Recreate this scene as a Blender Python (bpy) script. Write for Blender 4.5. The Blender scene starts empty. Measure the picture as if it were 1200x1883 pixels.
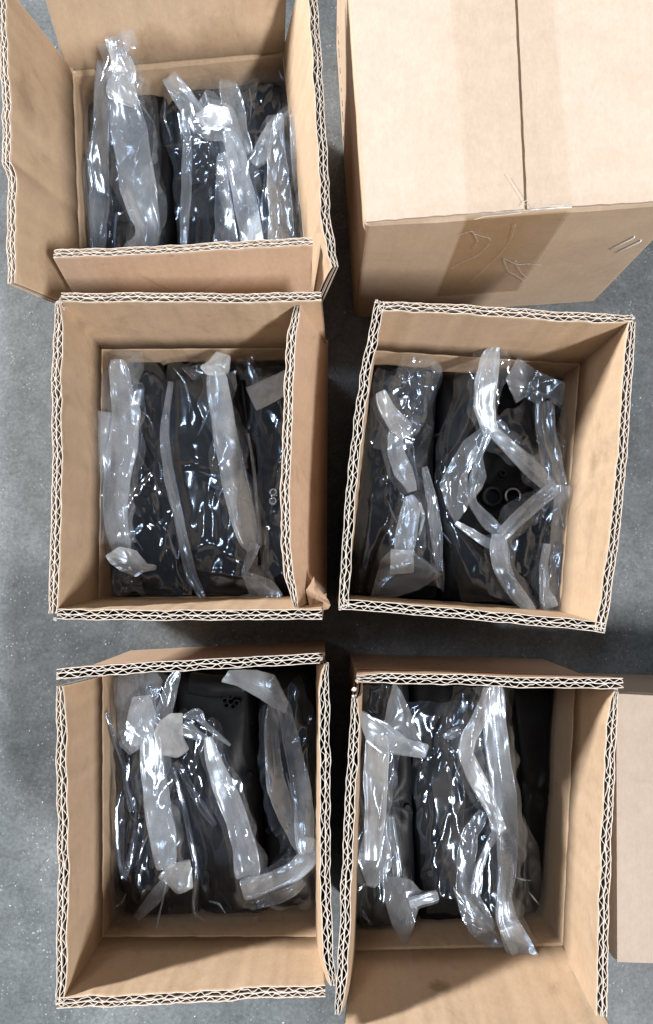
import bpy, math, random
import numpy as np
from mathutils import Vector

# ------------------------------------------------------------------ camera
F, CX, CY, H = 1350.0, 600.0, 941.5, 0.618
TH = math.atan(118.5 / F)
sc = bpy.context.scene
COL = sc.collection
cd = bpy.data.cameras.new('camera'); cam = bpy.data.objects.new('camera', cd); COL.objects.link(cam)
cam.location = (0, 0, H); cam.rotation_euler = (TH, 0, 0)
cd.sensor_fit = 'VERTICAL'; cd.sensor_height = 24.0; cd.lens = 24.0 * F / 1883.0
cd.clip_start = 0.01; cd.clip_end = 50.0
sc.camera = cam

# ------------------------------------------------------------------ light
w = bpy.data.worlds.new('World'); sc.world = w; w.use_nodes = True
bg = w.node_tree.nodes['Background']; bg.inputs[0].default_value = (0.80, 0.90, 1.0, 1); bg.inputs[1].default_value = 0.11

def lamp(name, direction, dist, size, power, color, rot=0.0):
    """ceiling tube lamp: 'direction' points from the cartons towards the lamp"""
    d = bpy.data.lights.new(name, 'AREA'); d.shape = 'RECTANGLE'; d.size, d.size_y = size
    d.energy = power; d.color = color
    o = bpy.data.objects.new(name, d); COL.objects.link(o)
    v = Vector(direction).normalized(); o.location = v * dist + Vector((0, 0.05, 0.1))
    q = v.to_track_quat('Z', 'Y'); o.rotation_euler = q.to_euler(); o.rotation_euler.rotate_axis('Z', rot)
    return o
lamp('tube_lamp', (-2.1, 1.30, 1.15), 4.2, (0.80, 0.26), 345, (1.0, 0.985, 0.96), 0.5)
lamp('tube_lamp', (0.66, -0.62, 1.15), 4.0, (0.95, 0.20), 188, (1.0, 0.985, 0.97), 0.9)
lamp('tube_lamp', (-0.55, 0.35, 1.6), 4.2, (1.1, 0.12), 34, (0.82, 0.90, 1.0), -0.2)
vs = sc.view_settings
vs.view_transform = 'Standard'; vs.look = 'None'; vs.gamma = 1.0; vs.exposure = 0.0; vs.use_curve_mapping = False
cy = sc.cycles
cy.max_bounces = 10; cy.transparent_max_bounces = 24; cy.diffuse_bounces = 4; cy.glossy_bounces = 4; cy.transmission_bounces = 6
cy.caustics_reflective = False; cy.caustics_refractive = False; cy.sample_clamp_indirect = 4.0
try:
    cy.use_denoising = True
except Exception:
    pass

# ------------------------------------------------------------------ projection: pixel + height -> world point
ct, st = math.cos(TH), math.sin(TH)
def ray(px, py):
    a = (np.asarray(px, float) - CX) / F; b = -(np.asarray(py, float) - CY) / F
    x = a; y = b * ct + st; z = b * st - ct
    return x, y, z
def at(px, py, z):
    x, y, dz = ray(px, py); t = (np.asarray(z, float) - H) / dz
    return np.stack([x * t, y * t, np.asarray(z, float) + 0 * t], -1)
def at_y(px, py, Y):
    x, y, dz = ray(px, py); t = Y / y
    return np.array([x * t, Y, H + dz * t])
MM = 0.001
T = 6.1 * MM

# ------------------------------------------------------------------ node helpers
def mat(name):
    m = bpy.data.materials.new(name); m.use_nodes = True
    nt = m.node_tree; nt.nodes.clear()
    out = nt.nodes.new('ShaderNodeOutputMaterial')
    return m, nt, out
def nd(nt, t, **kw):
    n = nt.nodes.new(t)
    for k, v in kw.items():
        if k.startswith('i_'):
            k = k[2:]; n.inputs[int(k) if k.isdigit() else k.replace('_', ' ')].default_value = v
        else: setattr(n, k, v)
    return n
def noise(nt, co, scale, detail=3, rough=.55, dist=0.0, stretch=None):
    if stretch:
        mp = nd(nt, 'ShaderNodeMapping'); mp.inputs['Scale'].default_value = stretch
        nt.links.new(co, mp.inputs[0]); co = mp.outputs[0]
    n = nd(nt, 'ShaderNodeTexNoise'); n.inputs['Scale'].default_value = scale; n.inputs['Detail'].default_value = detail
    n.inputs['Roughness'].default_value = rough; n.inputs['Distortion'].default_value = dist
    nt.links.new(co, n.inputs['Vector']); return n.outputs['Fac']
def ramp(nt, fac, stops):
    r = nd(nt, 'ShaderNodeValToRGB'); e = r.color_ramp.elements
    while len(e) < len(stops): e.new(0.5)
    for k, (p, c) in enumerate(stops):
        e[k].position = p; e[k].color = (c, c, c, 1) if not isinstance(c, tuple) else (*c, 1)
    nt.links.new(fac, r.inputs[0]); return r.outputs[0]
def mixc(nt, fac, a, b, mode='MIX'):
    m = nd(nt, 'ShaderNodeMix', data_type='RGBA', blend_type=mode)
    for s, v in ((0, fac), (6, a), (7, b)):
        if isinstance(v, (int, float)): m.inputs[s].default_value = v
        elif isinstance(v, tuple): m.inputs[s].default_value = (*v, 1)
        else: nt.links.new(v, m.inputs[s])
    return m.outputs[2]
def mth(nt, op, a, b=None, clamp=False):
    m = nd(nt, 'ShaderNodeMath', operation=op, use_clamp=clamp)
    for s, v in ((0, a), (1, b)):
        if v is None: continue
        if isinstance(v, (int, float)): m.inputs[s].default_value = v
        else: nt.links.new(v, m.inputs[s])
    return m.outputs[0]

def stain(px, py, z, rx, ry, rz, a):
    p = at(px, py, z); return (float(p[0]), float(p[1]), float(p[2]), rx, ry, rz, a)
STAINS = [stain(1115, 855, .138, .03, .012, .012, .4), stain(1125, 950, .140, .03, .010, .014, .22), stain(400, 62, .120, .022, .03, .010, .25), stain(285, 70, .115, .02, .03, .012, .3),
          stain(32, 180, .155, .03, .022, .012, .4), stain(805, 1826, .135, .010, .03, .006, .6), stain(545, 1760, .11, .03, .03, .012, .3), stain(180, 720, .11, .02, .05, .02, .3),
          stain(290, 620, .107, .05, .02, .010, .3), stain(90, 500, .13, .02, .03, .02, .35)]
def kraft(name, base, light, stain=0.5, stripes=0.25, stripe_axis='X', offs=0.0):
    m, nt, out = mat(name)
    p = nd(nt, 'ShaderNodeBsdfPrincipled'); p.inputs['Roughness'].default_value = 0.62
    p.inputs['Specular IOR Level'].default_value = 0.28
    g = nd(nt, 'ShaderNodeNewGeometry'); oi = nd(nt, 'ShaderNodeObjectInfo')
    mp = nd(nt, 'ShaderNodeMapping'); mp.inputs['Location'].default_value = (offs, offs * .7, 0)
    nt.links.new(g.outputs['Position'], mp.inputs[0]); co = mp.outputs[0]
    c = mixc(nt, ramp(nt, noise(nt, co, 9, 4, .6, .6), [(.3, 0.0), (.72, 1.0)]), base, light)
    fib = noise(nt, co, 520, 3, .7, 0, (1, .5, .5))
    c = mixc(nt, .10, c, ramp(nt, fib, [(.3, .30), (.7, .85)]), 'OVERLAY')
    mot = noise(nt, co, 70, 4, .65)
    c = mixc(nt, .12, c, ramp(nt, mot, [(.3, .32), (.7, .72)]), 'OVERLAY')
    # blotchy handling marks and grease
    st_ = ramp(nt, noise(nt, co, 20, 5, .62, 1.6), [(.57, 0.0), (.74, 1.0)])
    c = mixc(nt, mth(nt, 'MULTIPLY', st_, stain * .55), c, (base[0] * .45, base[1] * .38, base[2] * .32))
    st2 = ramp(nt, noise(nt, co, 85, 2, .5, .4), [(.715, 0.0), (.76, 1.0)])
    c = mixc(nt, mth(nt, 'MULTIPLY', st2, stain * .35), c, (.16, .11, .07))
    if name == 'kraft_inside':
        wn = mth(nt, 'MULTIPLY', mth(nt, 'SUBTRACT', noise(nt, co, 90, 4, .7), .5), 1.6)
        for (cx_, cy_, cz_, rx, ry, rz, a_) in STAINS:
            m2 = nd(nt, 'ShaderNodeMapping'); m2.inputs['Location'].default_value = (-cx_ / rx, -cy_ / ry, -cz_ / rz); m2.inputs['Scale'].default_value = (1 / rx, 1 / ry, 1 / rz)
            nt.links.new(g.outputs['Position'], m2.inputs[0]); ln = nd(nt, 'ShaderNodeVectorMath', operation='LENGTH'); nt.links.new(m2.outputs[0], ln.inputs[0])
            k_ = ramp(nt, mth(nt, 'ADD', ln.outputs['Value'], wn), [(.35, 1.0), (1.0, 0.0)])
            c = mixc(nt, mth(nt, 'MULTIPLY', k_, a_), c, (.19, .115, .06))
    wv = nd(nt, 'ShaderNodeTexWave', bands_direction=stripe_axis, wave_profile='SIN')
    wv.inputs['Scale'].default_value = 42; wv.inputs['Distortion'].default_value = 1.2; wv.inputs['Detail'].default_value = 1
    wv.inputs['Detail Scale'].default_value = 3
    nt.links.new(co, wv.inputs[0])
    c = mixc(nt, .05 * stripes, c, wv.outputs[0], 'OVERLAY')
    nt.links.new(c, p.inputs['Base Color'])
    h = mth(nt, 'ADD', mth(nt, 'MULTIPLY', fib, .25), mth(nt, 'ADD', mth(nt, 'MULTIPLY', noise(nt, co, 28, 3), 1.4), mth(nt, 'MULTIPLY', wv.outputs['Fac'], .35 * stripes)))
    b = nd(nt, 'ShaderNodeBump'); b.inputs['Strength'].default_value = .35; b.inputs['Distance'].default_value = .0012
    nt.links.new(h, b.inputs['Height']); nt.links.new(b.outputs[0], p.inputs['Normal'])
    nt.links.new(p.outputs[0], out.inputs[0]); return m

M_IN = kraft('kraft_inside', (.495, .358, .240), (.565, .42, .295), .7)
M_OUT = kraft('kraft_outside', (.465, .33, .232), (.54, .39, .282), .8)
M_PALE = kraft('kraft_pale', (.515, .415, .335), (.55, .45, .37), .22, .1)
M_BODY = kraft('kraft_side', (.50, .375, .265), (.55, .42, .305), .25, .1)
M_FLUTE_SHADE = kraft('shade_dark_fluting', (.16, .115, .08), (.21, .155, .11), .1, 0)  # kraft with shade put into its colour, so the flute gaps look darker

def simple(name, col, rough=.5, metal=0.0, spec=.5, bump=None, var=0.15, vs_=60, coat=0):
    m, nt, out = mat(name)
    p = nd(nt, 'ShaderNodeBsdfPrincipled'); p.inputs['Roughness'].default_value = rough; p.inputs['Metallic'].default_value = metal
    p.inputs['Specular IOR Level'].default_value = spec; p.inputs['Coat Weight'].default_value = coat; p.inputs['Coat Roughness'].default_value = .12
    g = nd(nt, 'ShaderNodeNewGeometry')
    n = noise(nt, g.outputs['Position'], vs_, 5, .65)
    lo = tuple(c * (1 - var) for c in col); hi = tuple(min(1, c * (1 + var)) for c in col)
    nt.links.new(mixc(nt, ramp(nt, n, [(.3, 0.), (.7, 1.)]), lo, hi), p.inputs['Base Color'])
    if bump:
        b = nd(nt, 'ShaderNodeBump'); b.inputs['Strength'].default_value = bump[1]; b.inputs['Distance'].default_value = .001
        nt.links.new(noise(nt, g.outputs['Position'], bump[0], 4, .6), b.inputs['Height']); nt.links.new(b.outputs[0], p.inputs['Normal'])
    nt.links.new(p.outputs[0], out.inputs[0]); return m
M_CUT = simple('cut_paper_edge', (.62, .565, .51), .8, 0, .2, (500, .5), .16, 300)
M_FRAY = simple('frayed_paper', (.66, .62, .58), .85, 0, .2, (600, .6), .2, 400)
M_BLACK = simple('black_cast_metal', (.006, .0065, .008), .46, 0, .16, (90, .35), .5, 50, .0)
M_BLACK2 = simple('black_plastic', (.004, .004, .005), .5, 0, .16, (160, .3), .4, 40)
M_STEEL = simple('dull_steel', (.32, .33, .34), .35, 1.0, .5, (200, .2), .3, 90)
M_WIRE = simple('staple_wire', (.86, .87, .90), .35, .3, .5, None, .1)
M_INK = simple('black_ink', (.03, .03, .03), .7)

# concrete-like sealed floor with fine pale specks
def floor_mat():
    m, nt, out = mat('sealed_grey_floor')
    p = nd(nt, 'ShaderNodeBsdfPrincipled'); p.inputs['Roughness'].default_value = .55; p.inputs['Specular IOR Level'].default_value = .35
    g = nd(nt, 'ShaderNodeNewGeometry'); co = g.outputs['Position']
    c = mixc(nt, ramp(nt, noise(nt, co, 7, 5, .6, .5), [(.3, 0.), (.7, 1.)]), (.088, .103, .112), (.180, .197, .208))
    c = mixc(nt, .55, c, ramp(nt, noise(nt, co, 330, 4, .75), [(.35, .30), (.65, .72)]), 'OVERLAY')
    c = mixc(nt, .5, c, ramp(nt, noise(nt, co, 60, 5, .7, .8), [(.3, .25), (.7, .75)]), 'OVERLAY')
    v = nd(nt, 'ShaderNodeTexVoronoi'); v.inputs['Scale'].default_value = 320; nt.links.new(co, v.inputs['Vector'])
    sp = mth(nt, 'LESS_THAN', v.outputs['Distance'], .22)
    pick = ramp(nt, noise(nt, co, 45, 4, .7), [(.48, 0.), (.66, 1.)])
    c = mixc(nt, mth(nt, 'MULTIPLY', mth(nt, 'MULTIPLY', sp, pick), .8), c, (.42, .45, .48))
    scr = ramp(nt, noise(nt, co, 30, 6, .8, 2.5, (1, .16, 1)), [(.60, 0.), (.66, .5)])
    c = mixc(nt, mth(nt, 'MULTIPLY', scr, .18), c, (.35, .37, .39))
    nt.links.new(c, p.inputs['Base Color'])
    b = nd(nt, 'ShaderNodeBump'); b.inputs['Strength'].default_value = .5; b.inputs['Distance'].default_value = .0006
    nt.links.new(noise(nt, co, 260, 5, .7), b.inputs['Height']); nt.links.new(b.outputs[0], p.inputs['Normal'])
    nt.links.new(p.outputs[0], out.inputs[0]); return m
M_FLOOR = floor_mat()

def film_mat(name, haze, rough, tint=(.80, .86, .94), gloss=1.0, edge=.45, hv=.5, scale=55, bmp=.10):
    """thin polythene: see-through, a milky scatter that thickens where seen edge-on, a clear gloss on top"""
    m, nt, out = mat(name)
    g = nd(nt, 'ShaderNodeNewGeometry'); co = g.outputs['Position']
    tr = nd(nt, 'ShaderNodeBsdfTransparent'); tr.inputs[0].default_value = ((.90, .84, .75, 1) if 'doubled' in name else (.995, .990, .975, 1)) if 'parcel' in name else (.99, .99, .995, 1)
    df = nd(nt, 'ShaderNodeBsdfDiffuse'); df.inputs[0].default_value = (*tint, 1)
    tl = nd(nt, 'ShaderNodeBsdfTranslucent'); tl.inputs[0].default_value = (*tint, 1)
    b = nd(nt, 'ShaderNodeBump'); b.inputs['Strength'].default_value = bmp; b.inputs['Distance'].default_value = .0012
    nt.links.new(noise(nt, co, 110, 2, .5, .7), b.inputs['Height'])
    ds = nd(nt, 'ShaderNodeMixShader'); ds.inputs[0].default_value = .45
    nt.links.new(df.outputs[0], ds.inputs[1]); nt.links.new(tl.outputs[0], ds.inputs[2])
    lw = nd(nt, 'ShaderNodeLayerWeight'); lw.inputs['Blend'].default_value = .5
    fc = mth(nt, 'POWER', lw.outputs['Facing'], 2.6)
    n = ramp(nt, noise(nt, co, scale, 4, .6, .9), [(.25, 1 - hv), (.75, 1 + hv)])
    n = nd(nt, 'ShaderNodeMapRange'); nt.links.new(noise(nt, co, scale, 4, .6, .9), n.inputs[0])
    n.inputs[1].default_value = .3; n.inputs[2].default_value = .7; n.inputs[3].default_value = 1 - hv; n.inputs[4].default_value = 1 + hv
    hz = mth(nt, 'ADD', mth(nt, 'MULTIPLY', n.outputs[0], haze), mth(nt, 'MULTIPLY', fc, edge), True)
    bs = nd(nt, 'ShaderNodeMixShader'); nt.links.new(hz, bs.inputs[0])
    nt.links.new(tr.outputs[0], bs.inputs[1]); nt.links.new(ds.outputs[0], bs.inputs[2])
    gl = nd(nt, 'ShaderNodeBsdfGlossy'); gl.inputs['Color'].default_value = (.66, .80, 1.0, 1); gl.inputs['Roughness'].default_value = rough
    nt.links.new(b.outputs[0], gl.inputs['Normal'])
    lf = nd(nt, 'ShaderNodeLayerWeight'); lf.inputs['Blend'].default_value = .5; nt.links.new(b.outputs[0], lf.inputs['Normal'])
    frv = mth(nt, 'ADD', .105, mth(nt, 'MULTIPLY', mth(nt, 'POWER', lf.outputs['Facing'], 5), .7))
    fs = nd(nt, 'ShaderNodeMixShader'); nt.links.new(mth(nt, 'MULTIPLY', frv, gloss, True), fs.inputs[0])
    nt.links.new(bs.outputs[0], fs.inputs[1]); nt.links.new(gl.outputs[0], fs.inputs[2])
    nt.links.new(fs.outputs[0], out.inputs[0]); return m
M_FILM = film_mat('clear_polythene', .012, .125, gloss=1.0, edge=.17, hv=.9, bmp=.04)
M_SOFT = film_mat('doubled_polythene', .13, .17, (.82,.89,.97), gloss=1.0, edge=.3, hv=.5)
M_BAND = film_mat('gathered_polythene', .26, .22, (.86, .93, 1.0), 1.0, .3, .42, 40)
M_CAP = film_mat('knotted_polythene', .38, .26, (.89, .92, .94), .9, .3, .35, 50)
M_WEB = film_mat('slack_polythene', .06, .13, (.82, .90, 1.0), 1.0, .25, .8, 45, .05)
M_TAPE = film_mat('clear_parcel_tape', .02, .22, (.70, .62, .50), .3, .03, .3, 30)
M_TAPE2 = film_mat('doubled_parcel_tape', .02, .16, (.62, .50, .36), .7, .05, .3, 30)
M_TCREASE = film_mat('tape_crease', .62, .3, (.92, .90, .86), .8, .4, .3, 90)

# ------------------------------------------------------------------ object helpers
def mesh_obj(name, V, Fc, mats, parent=None, smooth=False, fmat=None, origin=None):
    V = np.asarray(V, float)
    if parent is not None: V = V - np.array(parent['_o'])
    elif origin is not None: V = V - np.asarray(origin)
    me = bpy.data.meshes.new(name); me.from_pydata(V.tolist(), [], [list(map(int, f)) for f in Fc])
    for m in (mats if isinstance(mats, (list, tuple)) else [mats]): me.materials.append(m)
    if fmat is not None: me.polygons.foreach_set('material_index', np.asarray(fmat, np.int32))
    if smooth: me.polygons.foreach_set('use_smooth', np.ones(len(me.polygons), bool))
    me.update()
    o = bpy.data.objects.new(name, me); COL.objects.link(o)
    if parent is not None: o.parent = parent
    elif origin is not None: o.location = origin
    return o
def thing(name, loc, label, cat, group=None):
    o = bpy.data.objects.new(name, None); COL.objects.link(o); o.location = loc; o.empty_display_size = .02
    o['label'] = label; o['category'] = cat; o['_o'] = [float(v) for v in loc]
    if group: o['group'] = group
    return o
def resample(pts, n):
    pts = np.asarray(pts, float); d = np.r_[0, np.cumsum(np.linalg.norm(np.diff(pts[:, :2], axis=0), axis=1))]
    s = np.linspace(0, d[-1], n)
    return np.stack([np.interp(s, d, pts[:, k]) for k in range(pts.shape[1])], -1)
def smooth_rs(pts, n):
    p = resample(pts, n); k = max(1, n // (3 * max(2, len(pts) - 1)))
    for _ in range(k):
        q = p.copy(); q[1:-1] = (p[:-2] + 2 * p[1:-1] + p[2:]) / 4; p = q
    return p
def wob(x, seed, scale, octaves=3):
    """smooth 1-D noise"""
    r = random.Random(seed); y = 0 * x
    for k in range(octaves):
        for _ in range(3):
            y = y + math.pow(.55, k) * np.sin(x * 2 * math.pi / scale * (2 ** k) * r.uniform(.6, 1.4) + r.uniform(0, 6.3))
    return y / 3.2
def wob2(P, seed, scale, octaves=2, ridge=False):
    r = random.Random(seed); y = 0 * P[..., 0]; tot = 0
    for k in range(octaves):
        for _ in range(5):
            a = r.uniform(0, 6.3); f = 2 * math.pi / scale * (1.9 ** k) * r.uniform(.6, 1.5)
            s = np.sin((P[..., 0] * math.cos(a) + P[..., 1] * math.sin(a)) * f + r.uniform(0, 6.3) + .8 * np.sin(P[..., 1] * f * .5 + a))
            if ridge: s = 1 - 2 * np.abs(s) ** .8
            y = y + math.pow(.55, k) * s; tot += math.pow(.55, k)
    return y / tot * 2.0
def facets(P, seed, K, slope, ext=None, aniso=0.0):
    """piecewise flat crumple: K straight creases across the sheet"""
    r = random.Random(seed * 7 + 1); sh = P.shape[:-1]; Q = P.reshape(-1, P.shape[-1])[:, :2]; lo, hi = Q.min(0), Q.max(0); z = np.zeros(len(Q))
    for k in range(K):
        c = lo + (hi - lo) * np.array([r.random(), r.random()]); a = r.uniform(0, math.pi)
        if aniso and r.random() < aniso: a = r.gauss(0, .28)
        n = np.array([math.cos(a), math.sin(a)]); d = (Q - c) @ n
        lim = r.uniform(.010, .030); z += slope * r.choice((-1, 1, 1)) * r.uniform(.4, 1.3) * np.minimum(np.abs(d), lim)
    return (z - z.mean()).reshape(sh)
def grid_faces(nu, nv, off=0, flip=False):
    i = np.arange(nu - 1)[:, None] * nv + np.arange(nv - 1)[None, :] + off
    q = np.stack([i, i + nv, i + nv + 1, i + 1], -1).reshape(-1, 4)
    return q[:, ::-1] if flip else q

# ------------------------------------------------------------------ corrugated double-wall board
def board(A, B, tips, centre, parent, name='flap', seed=0, t0=T, crush=(1, 1), outside=None, inside=None, bow=0.0, rough=1.0, label=None):
    """A,B: hinge ends (outer face). tips: outer-face tip polyline A-side first. Solid liners + two real flutes."""
    A, B, tips = np.asarray(A, float), np.asarray(B, float), np.asarray(tips, float)
    W = np.linalg.norm(B - A); NU = int(W / (.9 * MM)) + 1; VS = np.array([0, .3, .6, .86, .965, 1.0]); NV = len(VS)
    # arc-length resample of the tip
    d = np.r_[0, np.cumsum(np.linalg.norm(np.diff(tips, axis=0), axis=1))]; s = np.linspace(0, 1, NU)
    TP = np.stack([np.interp(s * d[-1], d, tips[:, k]) for k in range(3)], -1)
    for _ in range(5):
        q = TP.copy(); q[1:-1] = (TP[:-2] + 2 * TP[1:-1] + TP[2:]) / 4; TP = q
    HP = A + (B - A) * s[:, None]
    S = HP[:, None] + (TP - HP)[:, None] * VS[None, :, None]
    du = np.gradient(S, axis=0); dv = (TP - HP)[:, None] + 0 * S
    N = np.cross(du, dv); N /= np.linalg.norm(N, axis=-1, keepdims=True)
    k = 9; ker = np.ones(k) / k
    for c in range(3):
        for j in range(NV):
            N[:, j, c] = np.convolve(np.pad(N[:, j, c], k // 2, mode='edge'), ker, 'valid')
    mid = (A + B) / 2
    if np.dot(N[NU // 2, 0], np.asarray(centre) - mid) < 0: N = -N
    x = s * W; rough = rough * .7
    tip_w = (VS ** 6)[None, :]
    edge = wob(x, seed + 1, .035, 3)[:, None] * .5 * MM * rough
    S = S + N * ((bow * np.sin(np.pi * s)[:, None] * VS[None, :]) + edge * tip_w)[..., None]
    rag = (wob(x, seed + 2, .02, 3) * .45 * MM * rough)[:, None] * tip_w
    up = (TP - HP); up /= np.linalg.norm(up, axis=-1, keepdims=True)
    S = S + up[:, None] * rag[..., None]
    # thickness: crushed towards the ends
    th = t0 * (1 + .05 * wob(x, seed + 3, .03, 2))
    cr = np.ones(NU)
    for side, v in enumerate(crush):
        dist = x if side == 0 else W - x
        cr = np.minimum(cr, v + (1 - v) * np.clip(dist / .02, 0, 1) ** .7)
    th = th[:, None] * (1 + (cr[:, None] - 1) * tip_w)
    r = random.Random(seed)
    def flute(pitch, lo, hi, sd):
        ph = x / pitch * 2 * math.pi + 1.5 * wob(x, sd, .024, 3) + r.uniform(0, 6)
        f = np.sin(ph); f = np.sign(f) * np.abs(f) ** .8
        f = f * (1 - .35 * np.abs(wob(x, sd + 5, .014, 2)))
        c = (lo + hi) / 2 + f * (hi - lo) / 2 + .03 * wob(x, sd + 8, .01, 2)
        return c
    m_ = .47 + .05 * wob(x, seed + 7, .012, 2)
    sheets = [(0 * x, 0 * x + .07, 'o'), (0 * x + .93, 0 * x + 1, 'i'), (m_ - .05, m_ + .05, 'f')]
    f1 = flute(6.1 * MM, .11, .42, seed + 11); f2 = flute(8.0 * MM, .53, .89, seed + 12)
    sheets += [(f1 - .036, f1 + .036, 'f'), (f2 - .036, f2 + .036, 'f')]
    groups = {'s': ([], [], []), 'f': ([], [], [])}
    for lo, hi, kind in sheets:
        V, Fs, Mi = groups['f' if kind == 'f' else 's']
        off = sum(len(v) for v in V); n = NU * NV
        rg = rag * 0
        jit = np.random.RandomState(seed + len(V) * 7 + (3 if kind == 'f' else 0)).normal(0, .10 * MM, (NU, NV)) * (VS > .99)
        base = S + up[:, None] * jit[..., None]
        V.append((base + N * (lo[:, None] * th)[..., None]).reshape(-1, 3))
        V.append((base + N * (hi[:, None] * th)[..., None]).reshape(-1, 3))
        Fs.append(grid_faces(NU, NV, off)); Mi.append(np.full((NU - 1) * (NV - 1), 0 if kind == 'o' else (1 if kind == 'i' else 0)))
        Fs.append(grid_faces(NU, NV, off + n, True)); Mi.append(np.full((NU - 1) * (NV - 1), 0 if kind == 'o' else (1 if kind == 'i' else 0)))
        i = np.arange(NU - 1) * NV + NV - 1 + off
        Fs.append(np.stack([i, i + NV, i + NV + n, i + n], -1)); Mi.append(np.full(NU - 1, 2))
        i = np.arange(NU - 1) * NV + off
        Fs.append(np.stack([i, i + n, i + NV + n, i + NV], -1)); Mi.append(np.full(NU - 1, 2))
        for b in (0, (NU - 1) * NV):
            i = np.arange(NV - 1) + b + off
            Fs.append(np.stack([i, i + 1, i + 1 + n, i + n], -1)); Mi.append(np.full(NV - 1, 2))
    o = None
    for key, nm in (('s', name), ('f', 'fluting')):
        V, Fs, Mi = groups[key]
        mats = [outside or M_OUT, inside or M_IN, M_CUT] if key == 's' else [M_FLUTE_SHADE, M_FLUTE_SHADE, M_CUT]
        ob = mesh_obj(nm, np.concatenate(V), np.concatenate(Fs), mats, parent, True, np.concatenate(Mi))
        ob.data.polygons.foreach_set('use_smooth', (np.concatenate(Mi) != 2))
        if key == 's': o = ob; o['_o'] = parent['_o']; 
        else: ob.parent = o
    if label: o['label'] = label
    return o

def scrap(pts, parent, seed, name='torn_paper', m=None, th=.5 * MM):
    """little torn tab of liner: crumpled polygon with thickness. pts: (px,py,z)"""
    P = np.array([at(a, b, c) for a, b, c in pts]); c = P.mean(0); n = len(P)
    r = np.random.RandomState(seed)
    ring = []
    for k in range(n):
        ring.append(P[k]); ring.append((P[k] + P[(k + 1) % n]) / 2 + r.normal(0, .5 * MM, 3))
    ring = np.array(ring); inner = (ring + c) / 2 + r.normal(0, .5 * MM, ring.shape)
    V = np.vstack([ring, inner, c[None]]); m_ = len(ring)
    Fc = []
    for k in range(m_):
        k2 = (k + 1) % m_; Fc.append([k, k2, m_ + k2, m_ + k]); Fc.append([m_ + k, m_ + k2, 2 * m_])
    nn = len(V); V2 = V - np.array([0, 0, th])
    Fc2 = [[a + nn for a in f][::-1] for f in Fc] + [[k, k + nn, (k + 1) % m_ + nn, (k + 1) % m_] for k in range(m_)]
    return mesh_obj(name, np.vstack([V, V2]), Fc + Fc2, m or M_OUT, parent)

# ------------------------------------------------------------------ cartons
ZC, ZT = .100, .172
class Carton: pass
def open_carton(corners, label, flaps, group='open cartons packed with bagged black parts', seed=0, zc=ZC):
    """corners: crease corners px, outer face, order TL TR BR BL"""
    c = Carton(); Q = np.array([at(x, y, zc) for x, y in corners]); Q[:, 2] = 0
    cen = Q.mean(0); c.cen = cen
    root = thing('open_carton', (float(cen[0]), float(cen[1]), 0), label, 'cardboard box', group); c.root = root
    # inner quad
    def inset(t):
        out = []
        for k in range(4):
            p0, p1, p2 = Q[k - 1], Q[k], Q[(k + 1) % 4]
            e1 = (p1 - p0) / np.linalg.norm(p1 - p0); e2 = (p2 - p1) / np.linalg.norm(p2 - p1)
            n1 = np.array([e1[1], -e1[0], 0]); n2 = np.array([e2[1], -e2[0], 0])
            Am = np.array([n1[:2], n2[:2]]); b = np.array([np.dot(n1, p1) + t, np.dot(n2, p1) + t])
            s = np.linalg.solve(Am, b); out.append([s[0], s[1], 0])
        return np.array(out)
    I = inset(T); c.Q, c.I = Q, I
    c.clamp_q = inset(T + 1.2 * MM)
    names = ['back_wall', 'right_wall', 'front_wall', 'left_wall']
    for k in range(4):
        a, b = Q[k], Q[(k + 1) % 4]; ia, ib = I[k], I[(k + 1) % 4]
        n = 16; V = []; ch = 1.4 * MM; zs = [(0, 0.004 * 0), (0, zc - ch), (1, zc)]
        V = []
        for j in range(n + 1):
            t = j / n; o_ = a + (b - a) * t; i_ = ia + (ib - ia) * t; d_ = (i_ - o_)
            dent = .35 * MM * math.sin(t * 37 + seed + k * 2) * math.sin(t * math.pi)
            ins = i_ - d_ / np.linalg.norm(d_) * dent
            out = o_
            V += [out + [0, 0, .0008], out + [0, 0, zc - ch], out + d_ * .14 + [0, 0, zc - .0002],
                  ins - d_ * .10 + [0, 0, zc - .0002], ins + [0, 0, zc - ch * 1.6], ins + [0, 0, .0008]]
        Fc = []; fm = []
        for j in range(n):
            for q in range(6):
                q2 = (q + 1) % 6
                Fc.append([j * 6 + q, j * 6 + q2, (j + 1) * 6 + q2, (j + 1) * 6 + q]); fm.append(0 if q < 2 else 1)
        Fc.append([0, 1, 2, 3, 4, 5][::-1]); fm.append(0); Fc.append([n * 6 + q for q in range(6)]); fm.append(0)
        o = mesh_obj('wall', V, Fc, [M_OUT, M_IN], root, False, fm)
    bt = []
    for z in (.0008, .0068):
        for p in I: bt.append([p[0], p[1], z])
    mesh_obj('base_panel', bt, [[3, 2, 1, 0], [4, 5, 6, 7], [0, 1, 5, 4], [1, 2, 6, 5], [2, 3, 7, 6], [3, 0, 4, 7]], M_IN, root)
    hinge = {'top': (0, 1), 'right': (1, 2), 'bottom': (2, 3), 'left': (3, 0)}
    for j, (side, tips, kw) in enumerate(flaps):
        kw = dict(kw); z = kw.pop('z', ZT); tr = kw.pop('trim', (1.5, 1.5))
        a, b = hinge[side]; A, B = Q[a].copy(), Q[b].copy(); A[2] = B[2] = zc + .0004
        e = (B - A) / np.linalg.norm(B - A); A = A + e * tr[0] * MM; B = B - e * tr[1] * MM
        tp = [at(p[0], p[1], p[2] if len(p) > 2 else z) for p in tips]
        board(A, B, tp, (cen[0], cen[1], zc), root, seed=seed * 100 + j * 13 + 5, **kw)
    return c
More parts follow.
